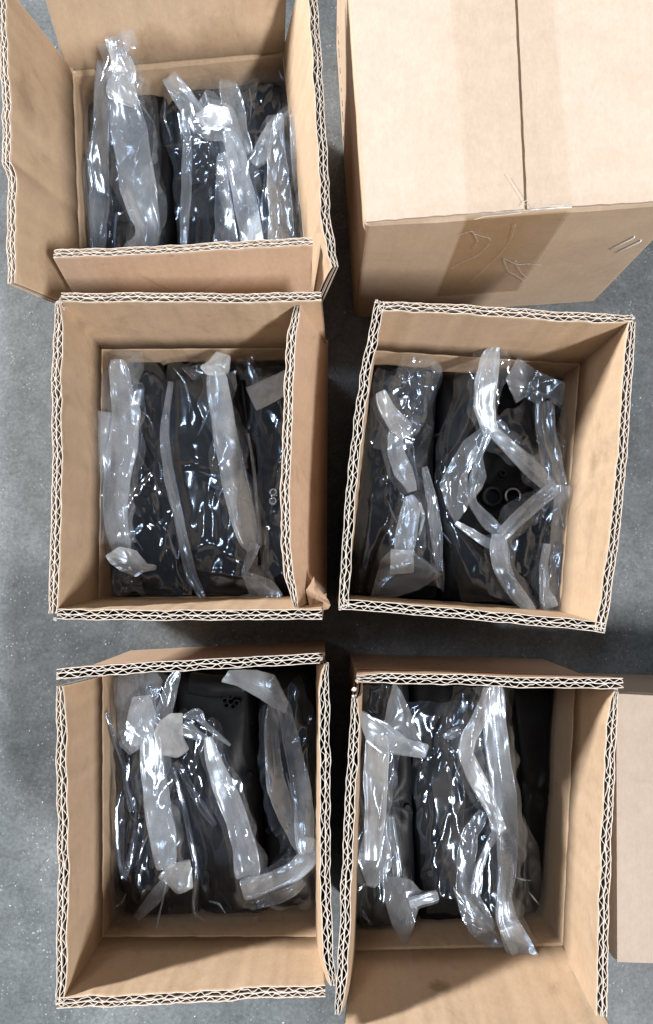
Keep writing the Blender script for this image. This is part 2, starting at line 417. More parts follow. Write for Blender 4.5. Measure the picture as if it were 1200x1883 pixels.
def clamp_in(c, P, margin=0.0, zmax=.112):
    if c is None: return P
    P = np.array(P, float); q = c.clamp_q
    sh = P.shape; P = P.reshape(-1, 3)
    for k in range(4):
        a, b = q[k], q[(k + 1) % 4]; e = (b - a) / np.linalg.norm(b - a); n = np.array([e[1], -e[0], 0])
        if np.dot(n, c.cen - a) < 0: n = -n
        d = (P - a) @ n - margin; low = (d < 0) & (P[:, 2] < zmax)
        P[low] -= n * d[low][:, None]
    return P.reshape(sh)

BOX1 = open_carton([(120, 125), (532, 85), (590, 572), (137, 582)],
    'open carton at top left with four splayed flaps and twisted bag tails', [
    ('top', [(62, -90), (300, -95), (528, -92)], dict(z=.160, trim=(2, 4))),
    ('right', [(577, -70), (583, 0), (590, 90), (596, 200), (603, 300), (607, 400), (622, 490)], dict(z=.170, crush=(1, .7), rough=1.6, trim=(6, 3))),
    ('bottom', [(575, 450), (420, 458), (300, 466), (180, 471), (97, 473)], dict(z=.163, trim=(8, 8))),
    ('left', [(14, 522), (12, 420), (14, 330), (4, 298), (4, 200), (-3, 60), (-7, -28)], dict(z=.170, rough=1.6, crush=(.8, 1), trim=(3, 3))),
    ], seed=1)
BOX3 = open_carton([(172, 628), (603, 625), (600, 1114), (165, 1116)],
    'open carton in the middle of the left column, right flap leaning inwards', [
    ('top', [(112, 539), (300, 538), (450, 540), (590, 536)], dict(crush=(.9, 1))),
    ('right', [(552, 558, .168), (541, 650, .168), (536, 800, .168), (532, 900, .168), (533, 1000, .167), (540, 1060, .166), (548, 1118, .166)],
      dict(crush=(.55, .35), trim=(2, 9))),
    ('bottom', [(592, 1139), (450, 1140), (300, 1141), (104, 1139)], {}),
    ('left', [(88, 1128), (92, 1000), (96, 850), (94, 700), (101, 556)], dict(crush=(.8, .4), rough=1.3)),
    ], seed=3)
BOX4 = open_carton([(674, 629), (1082, 656), (1044, 1140), (621, 1110)],
    'open carton beside the sealed box, bag knots forming a diamond inside', [
    ('top', [(697, 554), (850, 560), (1000, 571), (1164, 580)], dict(crush=(1, .6))),
    ('right', [(1169, 592), (1162, 700), (1152, 850), (1137, 1000), (1113, 1162)], dict(crush=(.7, 1))),
    ('bottom', [(1112, 1163), (1000, 1152), (800, 1134), (628, 1120)], {}),
    ('left', [(622, 1116), (632, 950), (641, 850), (660, 700), (690, 552)], dict(rough=1.5)),
    ], seed=4)
BOX5 = open_carton([(172, 1222), (597, 1200), (597, 1740), (172, 1740)],
    'open carton at bottom left with a narrow slit of floor at its corner', [
    ('top', [(103, 1230), (250, 1219), (400, 1211), (587, 1201)], {}),
    ('right', [(604, 1222), (607, 1400), (607, 1600), (610, 1700), (617, 1812)], dict(crush=(.35, .5), trim=(5, 3), rough=1.5)),
    ('bottom', [(598, 1833), (480, 1836), (380, 1843), (250, 1850), (104, 1854)], dict(rough=1.4, trim=(2, 6))),
    ('left', [(102, 1848), (104, 1700), (107, 1600), (103, 1420), (103, 1262)], dict(crush=(.8, .6), rough=1.4, trim=(1, 8))),
    ], seed=5)
BOX6 = open_carton([(651, 1229), (1074, 1241), (1050, 1754), (636, 1764)],
    'open carton at bottom right with dark empty space on its right side', [
    ('top', [(655, 1243), (700, 1238), (850, 1240), (970, 1246), (1145, 1247)], dict(crush=(.5, 1), trim=(2, 0))),
    ('right', [(1137, 1272), (1131, 1400), (1124, 1550), (1119, 1700), (1116, 1870)], dict(crush=(.4, 1), rough=1.3, trim=(6, 2))),
    ('bottom', [(1122, 1905), (880, 1908), (632, 1905)], dict(z=.165, trim=(6, 4))),
    ('left', [(614, 1866), (622, 1750), (628, 1600), (635, 1450), (647, 1284)], dict(crush=(.45, .5), rough=1.4, trim=(1, 9))),
    ], seed=6)

# torn liner scraps at the slit corners
scrap([(117, 125, .104), (133, 124, .106), (138, 150, .098), (136, 178, .088), (126, 168, .092), (120, 145, .10)], BOX1.root, 1)
scrap([(124, 188, .092), (133, 184, .094), (141, 200, .088), (134, 214, .084), (127, 206, .088)], BOX1.root, 2)
scrap([(530, 88, .104), (541, 80, .11), (544, 100, .11), (541, 125, .102), (531, 112, .10)], BOX1.root, 3)
for k, (x, y, s, b, z) in enumerate([(109, 556, 6, BOX3, .172), (115, 566, 6, BOX3, .170), (1162, 583, 5, BOX4, .172), (100, 1139, 3, BOX3, .170),
                                  (590, 1212, 5, BOX5, .170), (599, 1222, 5, BOX5, .168), (658, 1252, 5, BOX6, .170), (652, 1268, 5, BOX6, .167), (650, 1283, 5, BOX6, .17),
                                  (1131, 1268, 6, BOX6, .169), (1118, 1262, 7, BOX6, .166), (548, 1126, 4, BOX3, .168), (692, 553, 4, BOX4, .173), (625, 1118, 5, BOX4, .172)]):
    rr = random.Random(k); P = []
    n = 7
    for j in range(n):
        a = 6.283 * j / n; P.append((x + s * math.cos(a) * rr.uniform(.6, 1.2), y + s * math.sin(a) * rr.uniform(.5, 1.2), z + rr.uniform(-.003, .002)))
    scrap(P, b.root, 50 + k, 'frayed_corner', M_FRAY)
scrap([(103, 1243, .168), (145, 1240, .169), (118, 1250, .163), (106, 1256, .160)], BOX5.root, 9, 'torn_paper', M_FRAY)
scrap([(562, 1085, .150), (577, 1060, .150), (584, 1080, .146), (604, 1104, .13), (603, 1120, .13), (570, 1122, .15)], BOX3.root, 12, 'torn_paper', M_OUT)
scrap([(165, 1742, .101), (180, 1722, .100), (186, 1716, .099), (182, 1728, .098), (172, 1745, .100)], BOX5.root, 14, 'torn_paper', M_FRAY)
scrap([(1030, 1745, .101), (1046, 1742, .104), (1052, 1750, .102), (1042, 1760, .100), (1034, 1756, .100)], BOX6.root, 15, 'torn_paper', M_FRAY)

# ------------------------------------------------------------------ sealed cartons
def sheet(P, parent, m, name, th=.25 * MM, nrm=(0, 0, 1)):
    P = np.array(P, float); n = np.array(nrm, float) * th; k = len(P)
    V = np.vstack([P, P + n]); Fc = [list(range(k))[::-1], [k + i for i in range(k)]] + [[i, (i + 1) % k, k + (i + 1) % k, k + i] for i in range(k)]
    return mesh_obj(name, V, Fc, m, parent)
def rounded_prism(Q, z0, z1, r, parent, m, name, seed=0, bulge=.6 * MM, nseg=5, div=14):
    """four-sided body with softly rounded vertical and top edges and slightly uneven faces"""
    Q = np.array(Q, float); ring = []
    for k in range(4):
        p0, p1, p2 = Q[k - 1], Q[k], Q[(k + 1) % 4]
        e1 = (p0 - p1) / np.linalg.norm(p0 - p1); e2 = (p2 - p1) / np.linalg.norm(p2 - p1)
        a, b = p1 + e1 * r, p1 + e2 * r
        for j in range(nseg + 1):
            t = j / nseg; ring.append((1 - t) ** 2 * a + 2 * t * (1 - t) * p1 + t * t * b)
        nxt = Q[(k + 1) % 4] + (p1 - Q[(k + 1) % 4]) / np.linalg.norm(p1 - Q[(k + 1) % 4]) * r
        for j in range(1, div): ring.append(b + (nxt - b) * j / div)
    ring = np.array(ring); n = len(ring); c = Q.mean(0)
    d = ring - c; out = d / np.linalg.norm(d, axis=1, keepdims=True)
    lev = [(z0, 0), (z0 + (z1 - z0) * .25, 0), (z0 + (z1 - z0) * .5, 0), (z0 + (z1 - z0) * .75, 0), (z1 - r * .7, 0), (z1 - r * .35, .25 * r), (z1 - r * .08, .65 * r), (z1, 1.25 * r)]
    V = []
    for j, (z, ins) in enumerate(lev):
        q = ring - out * ins * 1.2; q = q.copy(); q[:, 2] = z
        if 0 < j < 5: q[:, :2] += out[:, :2] * (wob2(np.stack([ring[:, 0] + z, ring[:, 1] - z], -1), seed + j, .09)[:, None] * bulge)
        V.append(q)
    V = np.concatenate(V); Fc = []
    for j in range(len(lev) - 1):
        for k in range(n):
            k2 = (k + 1) % n; Fc.append([j * n + k, j * n + k2, (j + 1) * n + k2, (j + 1) * n + k])
    Fc.append([(len(lev) - 1) * n + k for k in range(n)]); Fc.append(list(range(n))[::-1])
    return mesh_obj(name, V, Fc, m, parent, False)

def sealed2():
    z = .1728
    FL, FR = at(670, 408, z), at(1280, 366, z)
    ex = (FR - FL) / np.linalg.norm(FR - FL)
    BLp = at(622, -300, z); ey = (BLp - FL) / np.linalg.norm(BLp - FL)
    L = .255; W = np.linalg.norm(FR - FL)
    BL, BR = FL + ey * L, FR + ey * L
    Q = np.array([FL, FR, BR, BL]); cen = Q.mean(0)
    root = thing('sealed_carton', (float(cen[0]), float(cen[1]), 0), 'large pale carton taped shut at top right, with two staples', 'cardboard box')
    Q0 = Q.copy(); Q0[:, 2] = 0
    rounded_prism(Q0, .0008, z - T * .55, 5 * MM, root, M_BODY, 'body', 3)
    # the two outer flaps of the lid, meeting at the seam
    sx0 = at(950, 0, z); sx1 = at(968, 384, z)
    def u_of(p): return np.dot(p - FL, ex)
    u1 = u_of(sx1); sd = (sx0 - sx1) / np.linalg.norm(sx0 - sx1)
    sB = sx1 + sd * (L + .002)
    eps = 1.1 * MM
    def lid(P4, sd_):
        # flap slab with uneven seam edge, rounded front edge
        a, b, c_, d_ = [np.array(p) for p in P4]   # front-left, front-right, back-right, back-left
        n = 40; nu = 16; V = []
        zt = 1.6 * MM
        for j in range(n + 1):
            t = j / n; p = a + (d_ - a) * t; q = b + (c_ - b) * t
            for i in range(nu + 1):
                s = i / nu; v = p + (q - p) * s
                zz = z + .35 * MM * float(wob2(np.array([v[0], v[1]]), 5 + sd_, .08)) - .0009
                if j == 0: zz -= .9 * MM
                jit = .22 * MM * float(wob(np.array([t * .25]), 9 + sd_, .02)[0]) if (i == 0 and sd_ == 1) or (i == nu and sd_ == 0) else 0
                V.append([v[0] + jit, v[1] + (0.0 if j else .3 * MM * math.sin(s * 60)), zz])
        m_ = len(V); V2 = [[v[0], v[1], z - T * .6] for v in V]
        G = grid_faces(n + 1, nu + 1).tolist(); G = [g[::-1] for g in G]
        per = [i for i in range(nu + 1)] + [j * (nu + 1) + nu for j in range(1, n + 1)] + [n * (nu + 1) + i for i in range(nu - 1, -1, -1)] + [j * (nu + 1) for j in range(n - 1, 0, -1)]
        side = [[per[k], per[(k + 1) % len(per)], per[(k + 1) % len(per)] + m_, per[k] + m_] for k in range(len(per))]
        return mesh_obj('lid_flap', V + V2, G + side, M_PALE, root, True if False else False)
    f = ex * 1.2 * MM; g = ey * 1.0 * MM
    lid([FL + f + g, sx1 - ex * eps * .9 + g, sB - ex * eps * .9, BL + f], 0)
    lid([sx1 + ex * eps * .9 + g, FR - f + g, BR - f, sB + ex * eps * .9], 1)
    # shadow gap bottom = the body top right below. Parcel tape over the seam and down the front
    zt = z + .35 * MM
    tl0, tl1 = at(861, 400, z), at(1052, 388, z)
    ulL, ulR = u_of(tl0), u_of(tl1)
    def P(u, v, zz): p = FL + ex * u + ey * v; return np.array([p[0], p[1], zz])
    nrm = np.cross(ex, [0, 0, 1]); nrm = nrm / np.linalg.norm(nrm)
    if nrm[1] > 0: nrm = -nrm
    # tape follows top, bends over the edge, runs down the front
    V = []; nu = 24
    prof = [(L, 0, zt)] + [(v, 0, zt) for v in np.linspace(.20, .012, 12)] + [(.002, .0, zt), (0, .3 * MM, z - .5 * MM), (0, .9 * MM, z - 2.5 * MM), (0, 1.2 * MM, z - 6 * MM)] + [(0, .9 * MM, zz) for zz in np.linspace(z - .02, .040, 8)]
    for j, (v, o_, zz) in enumerate(prof):
        for i in range(nu + 1):
            u = ulL + (ulR - ulL) * i / nu; p = P(u, v, zz) + nrm * o_
            if j < 14 : p[2] += .35 * MM * float(wob2(p[:2], 5 + (0 if u < u1 else 1), .08)) * 1.0 + .5*MM - .0009 + .0004
            else: p = p + nrm * (.35 * MM * abs(float(wob(np.array([u + zz * 1.3]), 31, .018)[0])) + .2 * MM)
            V.append(p)
    nj = len(prof)
    mesh_obj('parcel_tape', V, grid_faces(nj, nu + 1), [M_TAPE, M_TAPE2], root, True, [0 if k // nu < 15 else 1 for k in range((nj - 1) * nu)])
    def wire(pts, r, m, name, seg=6):
        pts = np.array(pts, float); V, Fc = [], []
        for k, p in enumerate(pts):
            d = pts[min(k + 1, len(pts) - 1)] - pts[max(k - 1, 0)]; d /= np.linalg.norm(d) + 1e-12
            a = np.cross(d, [0, 0, 1.0]);
            if np.linalg.norm(a) < .05: a = np.cross(d, [0, 1.0, 0])
            a /= np.linalg.norm(a); b = np.cross(d, a)
            for s in range(seg): V.append(p + r * (a * math.cos(6.2832 * s / seg) + b * math.sin(6.2832 * s / seg)))
        for k in range(len(pts) - 1):
            for s in range(seg): Fc.append([k * seg + s, k * seg + (s + 1) % seg, (k + 1) * seg + (s + 1) % seg, (k + 1) * seg + s])
        Fc.append(list(range(seg))[::-1]); Fc.append([(len(pts) - 1) * seg + s for s in range(seg)])
        return mesh_obj(name, V, Fc, m, root, True)
    Yf = FL[1]; slope = ex[1] / ex[0]
    def front(px, py, o_=.0012):
        x, y, dz = ray(px, py); t = (Yf - slope * FL[0] - o_) / (y - slope * x); return np.array([x * t, y * t, H + dz * t])
    for (a, b) in (((1122, 458), (1166, 436)), ((1133, 464), (1178, 443))):
        p, q = front(*a), front(*b)
        wire([p + [0, .003, 0], p, p + (q - p) * .03 - [0, .0004, 0], q + (p - q) * .03 - [0, .0004, 0], q, q + [0, .003, 0]], .6 * MM, M_WIRE, 'staple')
    creases = [[(870, 430), (905, 440), (895, 455), (878, 470), (850, 482), (826, 497)], [(948, 412), (940, 440), (925, 462), (905, 482), (880, 505), (862, 522)],
               [(925, 475), (950, 487), (975, 485), (995, 488)], [(926, 478), (935, 500), (950, 508), (965, 518)], [(938, 487), (948, 478), (956, 500), (970, 512)],
               [(845, 432), (868, 424), (880, 445), (868, 460)]]
    for cpts in creases:
        q = smooth_rs(cpts, 24); wire([front(a, b, .0020) for a, b in q], .15 * MM, M_TCREASE, 'tape_crease', 5)
    for cpts in ([(931, 320), (940, 335), (955, 358), (966, 378)], [(968, 374), (985, 376), (1010, 378), (1040, 377)], [(960, 380), (962, 372), (969, 368)], [(872, 404), (892, 398), (930, 395), (965, 390)]):
        q = smooth_rs(cpts, 16); wire([at(a, b, z + .9 * MM) for a, b in q], .18 * MM, M_TCREASE, 'tape_crease', 5)
    # gummed corner hole + ink ticks on the left face
    for k, (x, y, l) in enumerate([(621, 55, 16), (622, 78, 10), (623, 98, 20), (625, 130, 12), (627, 165, 8), (629, 190, 14), (630, 215, 22), (631, 255, 12)]):
        # marks on the left wall, found by walking along it
        e = (FL - BL) / np.linalg.norm(FL - BL); lx = lambda X, Y, dz: None
        x_, y_, dz_ = ray(x, y); sl = ey[0] / ey[1]
        t = (FL[0] - sl * FL[1] - .0018) / (x_ - sl * y_); p = np.array([x_ * t, y_ * t, H + dz_ * t])
        d = ey * l * .4 * MM * .5
        wire([p - d, p + d * .3 + [0, 0, .001], p + d], .22 * MM, M_INK, 'ink_mark', 5)
    return root
sealed2()

def sealed7():
    z = .104
    TL, BLc = at(1129, 1272, z), at(1131, 1770, z)
    TR = at(1500, 1284, z); BR = at(1502, 1790, z)
    Q = np.array([TL, BLc, BR, TR]); cen = Q.mean(0); cen[2] = 0
    root = thing('sealed_carton', (float(cen[0]), float(cen[1]), 0), 'plain low closed carton cut off by the right edge of the photo', 'cardboard box')
    Q0 = Q.copy(); Q0[:, 2] = 0
    rounded_prism(Q0, .0008, z, 2.6 * MM, root, M_OUT if False else M_PALE, 'body', 8)
    m_ = (TL + BLc) / 2
    # lid edge line: a board flap lying on top, leaving a lip
    c = lambda p: np.array([p[0], p[1], z + .0003])
    d = (BLc - TL) / np.linalg.norm(BLc - TL)
    sheet([c(TL + np.array([.0008, -.001, 0])), c(BLc + np.array([.0008, .001, 0])), c(BR + np.array([-.004, .004, 0])), c(TR + np.array([-.004, -.004, 0]))], root, M_PALE, 'lid_flap', 1.1 * MM)
    return root
sealed7()

# ------------------------------------------------------------------ floor
def floor():
    n = 40; xs = np.linspace(-3, 3, n); V = [[x, y, 0] for x in xs for y in xs]
    o = mesh_obj('floor', V, grid_faces(n, n), M_FLOOR); o['kind'] = 'structure'
    # crumbs of paper and grit
    r = np.random.RandomState(4); V = []; Fc = []
    for k in range(1500):
        x, y = r.uniform(-.36, .36), r.uniform(-.45, .5); s = abs(r.normal(0, .35 * MM)) + .12 * MM
        b = len(V); a = r.uniform(0, 6)
        for j in range(4): V.append([x + s * math.cos(a + j * 1.57) * r.uniform(.6, 1.4), y + s * math.sin(a + j * 1.57) * r.uniform(.6, 1.4), .0002])
        V.append([x, y, .0002 + s * .6])
        Fc += [[b, b + 1, b + 4], [b + 1, b + 2, b + 4], [b + 2, b + 3, b + 4], [b + 3, b, b + 4]]
    o = mesh_obj('floor_grit', V, Fc, M_FRAY); o['kind'] = 'stuff'; o['label'] = 'scattered pale paper crumbs and grit on the grey floor'
floor()

# ------------------------------------------------------------------ black parts
def outline_smooth(P, n=64):
    P = np.array(P, float); P = np.vstack([P, P[:1]]); q = resample(P, n + 1)[:-1]
    for _ in range(3): q = (np.roll(q, 1, 0) + 2 * q + np.roll(q, -1, 0)) / 4
    return q
def cyl(cx, cy_, z0, z1, r, parent, m, name, hole=0, seg=24, depth=None, taper=1.0, hexa=False):
    V, Fc = [], []
    if hexa: seg = 6
    a = [6.28318 * k / seg for k in range(seg)]
    prof = [(r, z0), (r * taper, z1 - r * .12), (r * taper * .9, z1)]
    if hole: prof += [(hole * 1.08, z1), (hole, z1 - .06 * r), (hole, z1 - (depth or (z1 - z0) * .8))]
    for rr, zz in prof:
        for t in a: V.append([cx + rr * math.cos(t), cy_ + rr * math.sin(t), zz])
    for j in range(len(prof) - 1):
        for k in range(seg): k2 = (k + 1) % seg; Fc.append([j * seg + k, j * seg + k2, (j + 1) * seg + k2, (j + 1) * seg + k])
    Fc.append([(len(prof) - 1) * seg + k for k in range(seg)]); Fc.append(list(range(seg))[::-1])
    return mesh_obj(name, V, Fc, m, parent, False)
def machine_part(box, poly, ztop, label, seed=0, extras=(), ribs=3, plain=False):
    """poly: px outline of the cast body at its top; body stands on the carton base"""
    P = clamp_in(box, np.array([at(x, y, ztop) for x, y in poly]), 2 * MM)
    c = P.mean(0); root = thing('machine_part', (float(c[0]), float(c[1]), .0070), label, 'machine part', 'black cast parts bagged in the open cartons')
    R = outline_smooth(P, 72); n = len(R); c = R.mean(0); V = []
    th = np.arctan2(R[:, 1] - c[1], R[:, 0] - c[0])
    lev = [(.0072, .93), (.02, .95), (.035, 1.03), (.040, 1.03), (.043, 1.0), (ztop - .022, 1.0), (ztop - .018, 1.05), (ztop - .008, 1.05), (ztop - .004, 1.0), (ztop - .0015, .92), (ztop, .80), (ztop + .0005, .6), (ztop + .001, .4), (ztop + .001, .2)]
    for j, (z, s) in enumerate(lev):
        q = c + (R - c) * (s + .012 * np.sin(th * 9 + seed + j * .3))[:, None]; q[:, 2] = z + .0012 * np.sin(th * 5 + seed) * (j > 4); V.append(q)
    V = clamp_in(box, np.concatenate(V), .5 * MM); Fc = []
    for j in range(len(lev) - 1):
        for k in range(n): k2 = (k + 1) % n; Fc.append([j * n + k, j * n + k2, (j + 1) * n + k2, (j + 1) * n + k])
    Fc.append([(len(lev) - 1) * n + k for k in range(n)]); Fc.append(list(range(n))[::-1])
    mesh_obj('housing', V, Fc, M_BLACK, root, True)
    r = random.Random(seed)
    if plain:
        cyl(c[0], c[1], ztop - .012, ztop - .002, .012, root, M_BLACK2, 'boss', .006, 28); return root
    ax = R[np.argmax(R[:, 1])] - R[np.argmin(R[:, 1])]; ln = np.linalg.norm(ax); ax = ax / ln; pr = np.array([ax[1], -ax[0], 0]); wd = np.abs((R - c) @ pr).max()
    cyl(c[0] + ax[0] * ln * .18, c[1] + ax[1] * ln * .18, ztop - .012, ztop - .0005, wd * .42, root, M_BLACK2, 'bearing_boss', wd * .26, 28)
    cyl(c[0] - ax[0] * ln * .2, c[1] - ax[1] * ln * .2, ztop - .012, ztop - .001, wd * .5, root, M_BLACK, 'end_cap', 0, 28)
    for k in range(5):
        t = R[int(n * (k + .5) / 5)]; p = c + (t - c) * .80
        cyl(p[0], p[1], ztop - .004, ztop + .0022, 2.6 * MM, root, M_BLACK if k % 2 else M_BLACK2, 'bolt_head', 0, 6, hexa=True)
    for k in range(ribs):
        p = c + ax * ln * (-.34 + .3 * k); q = p + pr * wd * .62; p = p - pr * wd * .62; e = 1.3 * MM
        V = [p - ax * e, q - ax * e, q + ax * e, p + ax * e]; V = [np.array([v[0], v[1], ztop - .009]) for v in V] + [np.array([v[0], v[1], ztop - .0005]) * 1 for v in V]
        V[4] = V[4] + ax * .3 * MM; V[5] = V[5] + ax * .3 * MM; V[6] = V[6] - ax * .3 * MM; V[7] = V[7] - ax * .3 * MM
        mesh_obj('rib', V, [[4, 5, 6, 7], [0, 1, 5, 4], [1, 2, 6, 5], [2, 3, 7, 6], [3, 0, 4, 7], [3, 2, 1, 0]], M_BLACK, root)
    for ex in extras: ex(root)
    return root
def ex_ring(px, py, z, r, hole, m=None, name='boss', h=.008):
    def f(root):
        p = at(px, py, z); cyl(p[0], p[1], z - h, z, r, root, m or M_BLACK2, name, hole, 24, h * .8)
    return f
def ex_clip(px, py, z, R, m):
    def f(root):
        p = at(px, py, z); V, Fc = [], []; n = 22; s = 6
        for k in range(n + 1):
            t = math.radians(-40 + 260 * k / n); c_ = np.array([p[0] + R * math.cos(t), p[1] + R * math.sin(t), z])
            for j in range(s):
                a = 6.2832 * j / s; V.append(c_ + np.array([math.cos(t) * math.cos(a), math.sin(t) * math.cos(a), math.sin(a)]) * .9 * MM)
        for k in range(n):
            for j in range(s): Fc.append([k * s + j, k * s + (j + 1) % s, (k + 1) * s + (j + 1) % s, (k + 1) * s + j])
        Fc.append(list(range(s))[::-1]); Fc.append([n * s + j for j in range(s)])
        mesh_obj('circlip', V, Fc, m, root, True)
    return f
def ex_bar(pts, r, m, name='shaft'):
    def f(root):
        P = np.array([at(*p) for p in pts]); P = smooth_rs(P, 24); V, Fc = [], []; s = 14
        for k in range(len(P)):
            d = P[min(k + 1, len(P) - 1)] - P[max(k - 1, 0)]; d /= np.linalg.norm(d); a = np.cross(d, [0, 0, 1]); a /= np.linalg.norm(a); b = np.cross(d, a)
            for j in range(s): V.append(P[k] + r * (a * math.cos(6.2832 * j / s) + b * math.sin(6.2832 * j / s)))
        for k in range(len(P) - 1):
            for j in range(s): Fc.append([k * s + j, k * s + (j + 1) % s, (k + 1) * s + (j + 1) % s, (k + 1) * s + j])
        Fc.append(list(range(s))[::-1]); Fc.append([(len(P) - 1) * s + j for j in range(s)])
        mesh_obj(name, V, Fc, m, root, True)
    return f

# ------------------------------------------------------------------ polythene film, settled by a small cloth solver
def settle(P0, lower, ex, seed, iters=110, pin=.35, bend=.30, amp=1.6 * MM, freeze=None):
    rs = np.random.RandomState(seed); X = P0.copy(); nu, nv = X.shape[:2]
    sk = rs.uniform(-.35, .35)
    Pn = np.stack([(P0[..., 0] + sk * P0[..., 1]) * 1.0, P0[..., 1] * .38], -1)
    K = int(5 + np.ptp(P0[..., 0]) * np.ptp(P0[..., 1]) * 800)
    fct = facets(P0, seed, K, .15, aniso=.7)
    X[..., 2] += amp * (.7 * wob2(Pn, seed, .034, 1, True)) * .55 + fct * .5 + rs.normal(0, .05 * MM, (nu, nv))
    exu, exv = ex[0] * .55, ex[1] * .25
    lu = np.linalg.norm(P0[1:] - P0[:-1], axis=-1); lv = np.linalg.norm(P0[:, 1:] - P0[:, :-1], axis=-1)
    mod = 1 + .6 * wob2(P0, seed + 9, .05, 1)
    lu = lu * (1 + exu * np.clip((mod[1:] + mod[:-1]) / 2, .1, 2.2)); lv = lv * (1 + exv * np.clip((mod[:, 1:] + mod[:, :-1]) / 2, .1, 2.2))
    du = np.linalg.norm(P0[1:, 1:] - P0[:-1, :-1], axis=-1) * (1 + (exu + exv) / 2); dv = np.linalg.norm(P0[1:, :-1] - P0[:-1, 1:], axis=-1) * (1 + (exu + exv) / 2)
    lu2 = lu[1:] + lu[:-1]; lv2 = lv[:, 1:] + lv[:, :-1]
    def con(a, b, L, k):
        d = b - a; l = np.linalg.norm(d, axis=-1, keepdims=True) + 1e-9
        c = d * ((l - L[..., None]) / l * .5 * k); a += c; b -= c
    def con_min(a, b, L, k):
        d = b - a; l = np.linalg.norm(d, axis=-1, keepdims=True) + 1e-9
        c = d * (np.minimum(l - L[..., None], 0) / l * .5 * k); a += c; b -= c
    cu = np.concatenate([0 * lu[:1], np.cumsum(lu, 0)]); cv = np.concatenate([0 * lv[:, :1], np.cumsum(lv, 1)], 1)
    L5u = (cu[8:] - cu[:-8]) * .93; L5v = (cv[:, 8:] - cv[:, :-8]) * .93
    edge = np.zeros((nu, nv, 1)); edge[0] = edge[-1] = 1; edge[:, 0] = edge[:, -1] = 1
    for it in range(iters):
        X[..., 2] -= .00006
        for o in (0, 1):
            con(X[o:-1:2], X[o + 1::2], lu[o::2], 1.); con(X[:, o:-1:2], X[:, o + 1::2], lv[:, o::2], 1.)
        for o in (0, 1):
            con(X[o:-1:2, :-1], X[o + 1::2, 1:], du[o::2], .35); con(X[o:-1:2, 1:], X[o + 1::2, :-1], dv[o::2], .35)
        for o in range(2):
            a = X[o:-2:4]; n = len(a); 
            con_min(X[o:nu - 2:4], X[o + 2:nu:4], lu2[o::4] * .97, bend)
            con_min(X[:, o:nv - 2:4], X[:, o + 2:nv:4], lv2[:, o::4] * .97, bend)
            con_min(X[o + 2:nu - 2:4], X[o + 4:nu:4], lu2[o + 2::4] * .97, bend)
            con_min(X[:, o + 2:nv - 2:4], X[:, o + 4:nv:4], lv2[:, o + 2::4] * .97, bend)
        con_min(X[:-8], X[8:], L5u, .35); con_min(X[:, :-8], X[:, 8:], L5v, .35)
        low = lower - X[..., 2]; X[..., 2] += np.maximum(low, 0)
        X[..., :2] += (P0[..., :2] - X[..., :2]) * (.03 + pin * edge)
        X[..., 2] += (P0[..., 2] - X[..., 2]) * (.008 + pin * edge[..., 0])
    wn = np.minimum(1, np.minimum(np.minimum(np.arange(nu), np.arange(nu)[::-1])[:, None], np.minimum(np.arange(nv), np.arange(nv)[::-1])[None]) / 8.)
    for _ in range(7):
        for a_ in (0, 1):
            Y = X.copy(); sl = [slice(None)] * 2
            c_, m1, p1 = list(sl), list(sl), list(sl); c_[a_] = slice(1, -1); m1[a_] = slice(0, -2); p1[a_] = slice(2, None)
            Y[tuple(c_)] = (X[tuple(m1)] + 2 * X[tuple(c_)] + X[tuple(p1)]) / 4; X = Y
    X[..., 2] += fct * .65 * wn
    return X
def ridges(X, seed, n):
    """long thin pleats, mostly running along the bag"""
    r = random.Random(seed * 3 + 2); P = X[..., :2].reshape(-1, 2); lo, hi = P.min(0), P.max(0); z = np.zeros(len(P))
    for k in range(n):
        c = lo + (hi - lo) * np.array([r.random(), r.random()]); a = r.gauss(math.pi / 2 - .12, .34) if r.random() < .82 else r.uniform(0, math.pi)
        d = np.array([math.cos(a), math.sin(a)]); nn = np.array([-d[1], d[0]]); L = r.uniform(.018, .075)
        u = (P - c) @ d; v = (P - c) @ nn + r.uniform(-6, 6) * u * u + .0006 * np.sin(u * 300 + k)
        wd = r.uniform(.0014, .0030); hgt = r.uniform(.7, 1.8) * MM * (1 if r.random() < .75 else -.7)
        z += hgt * np.exp(-(u / L) ** 4) * np.exp(-(v / wd) ** 2)
    return z.reshape(X.shape[:-1])
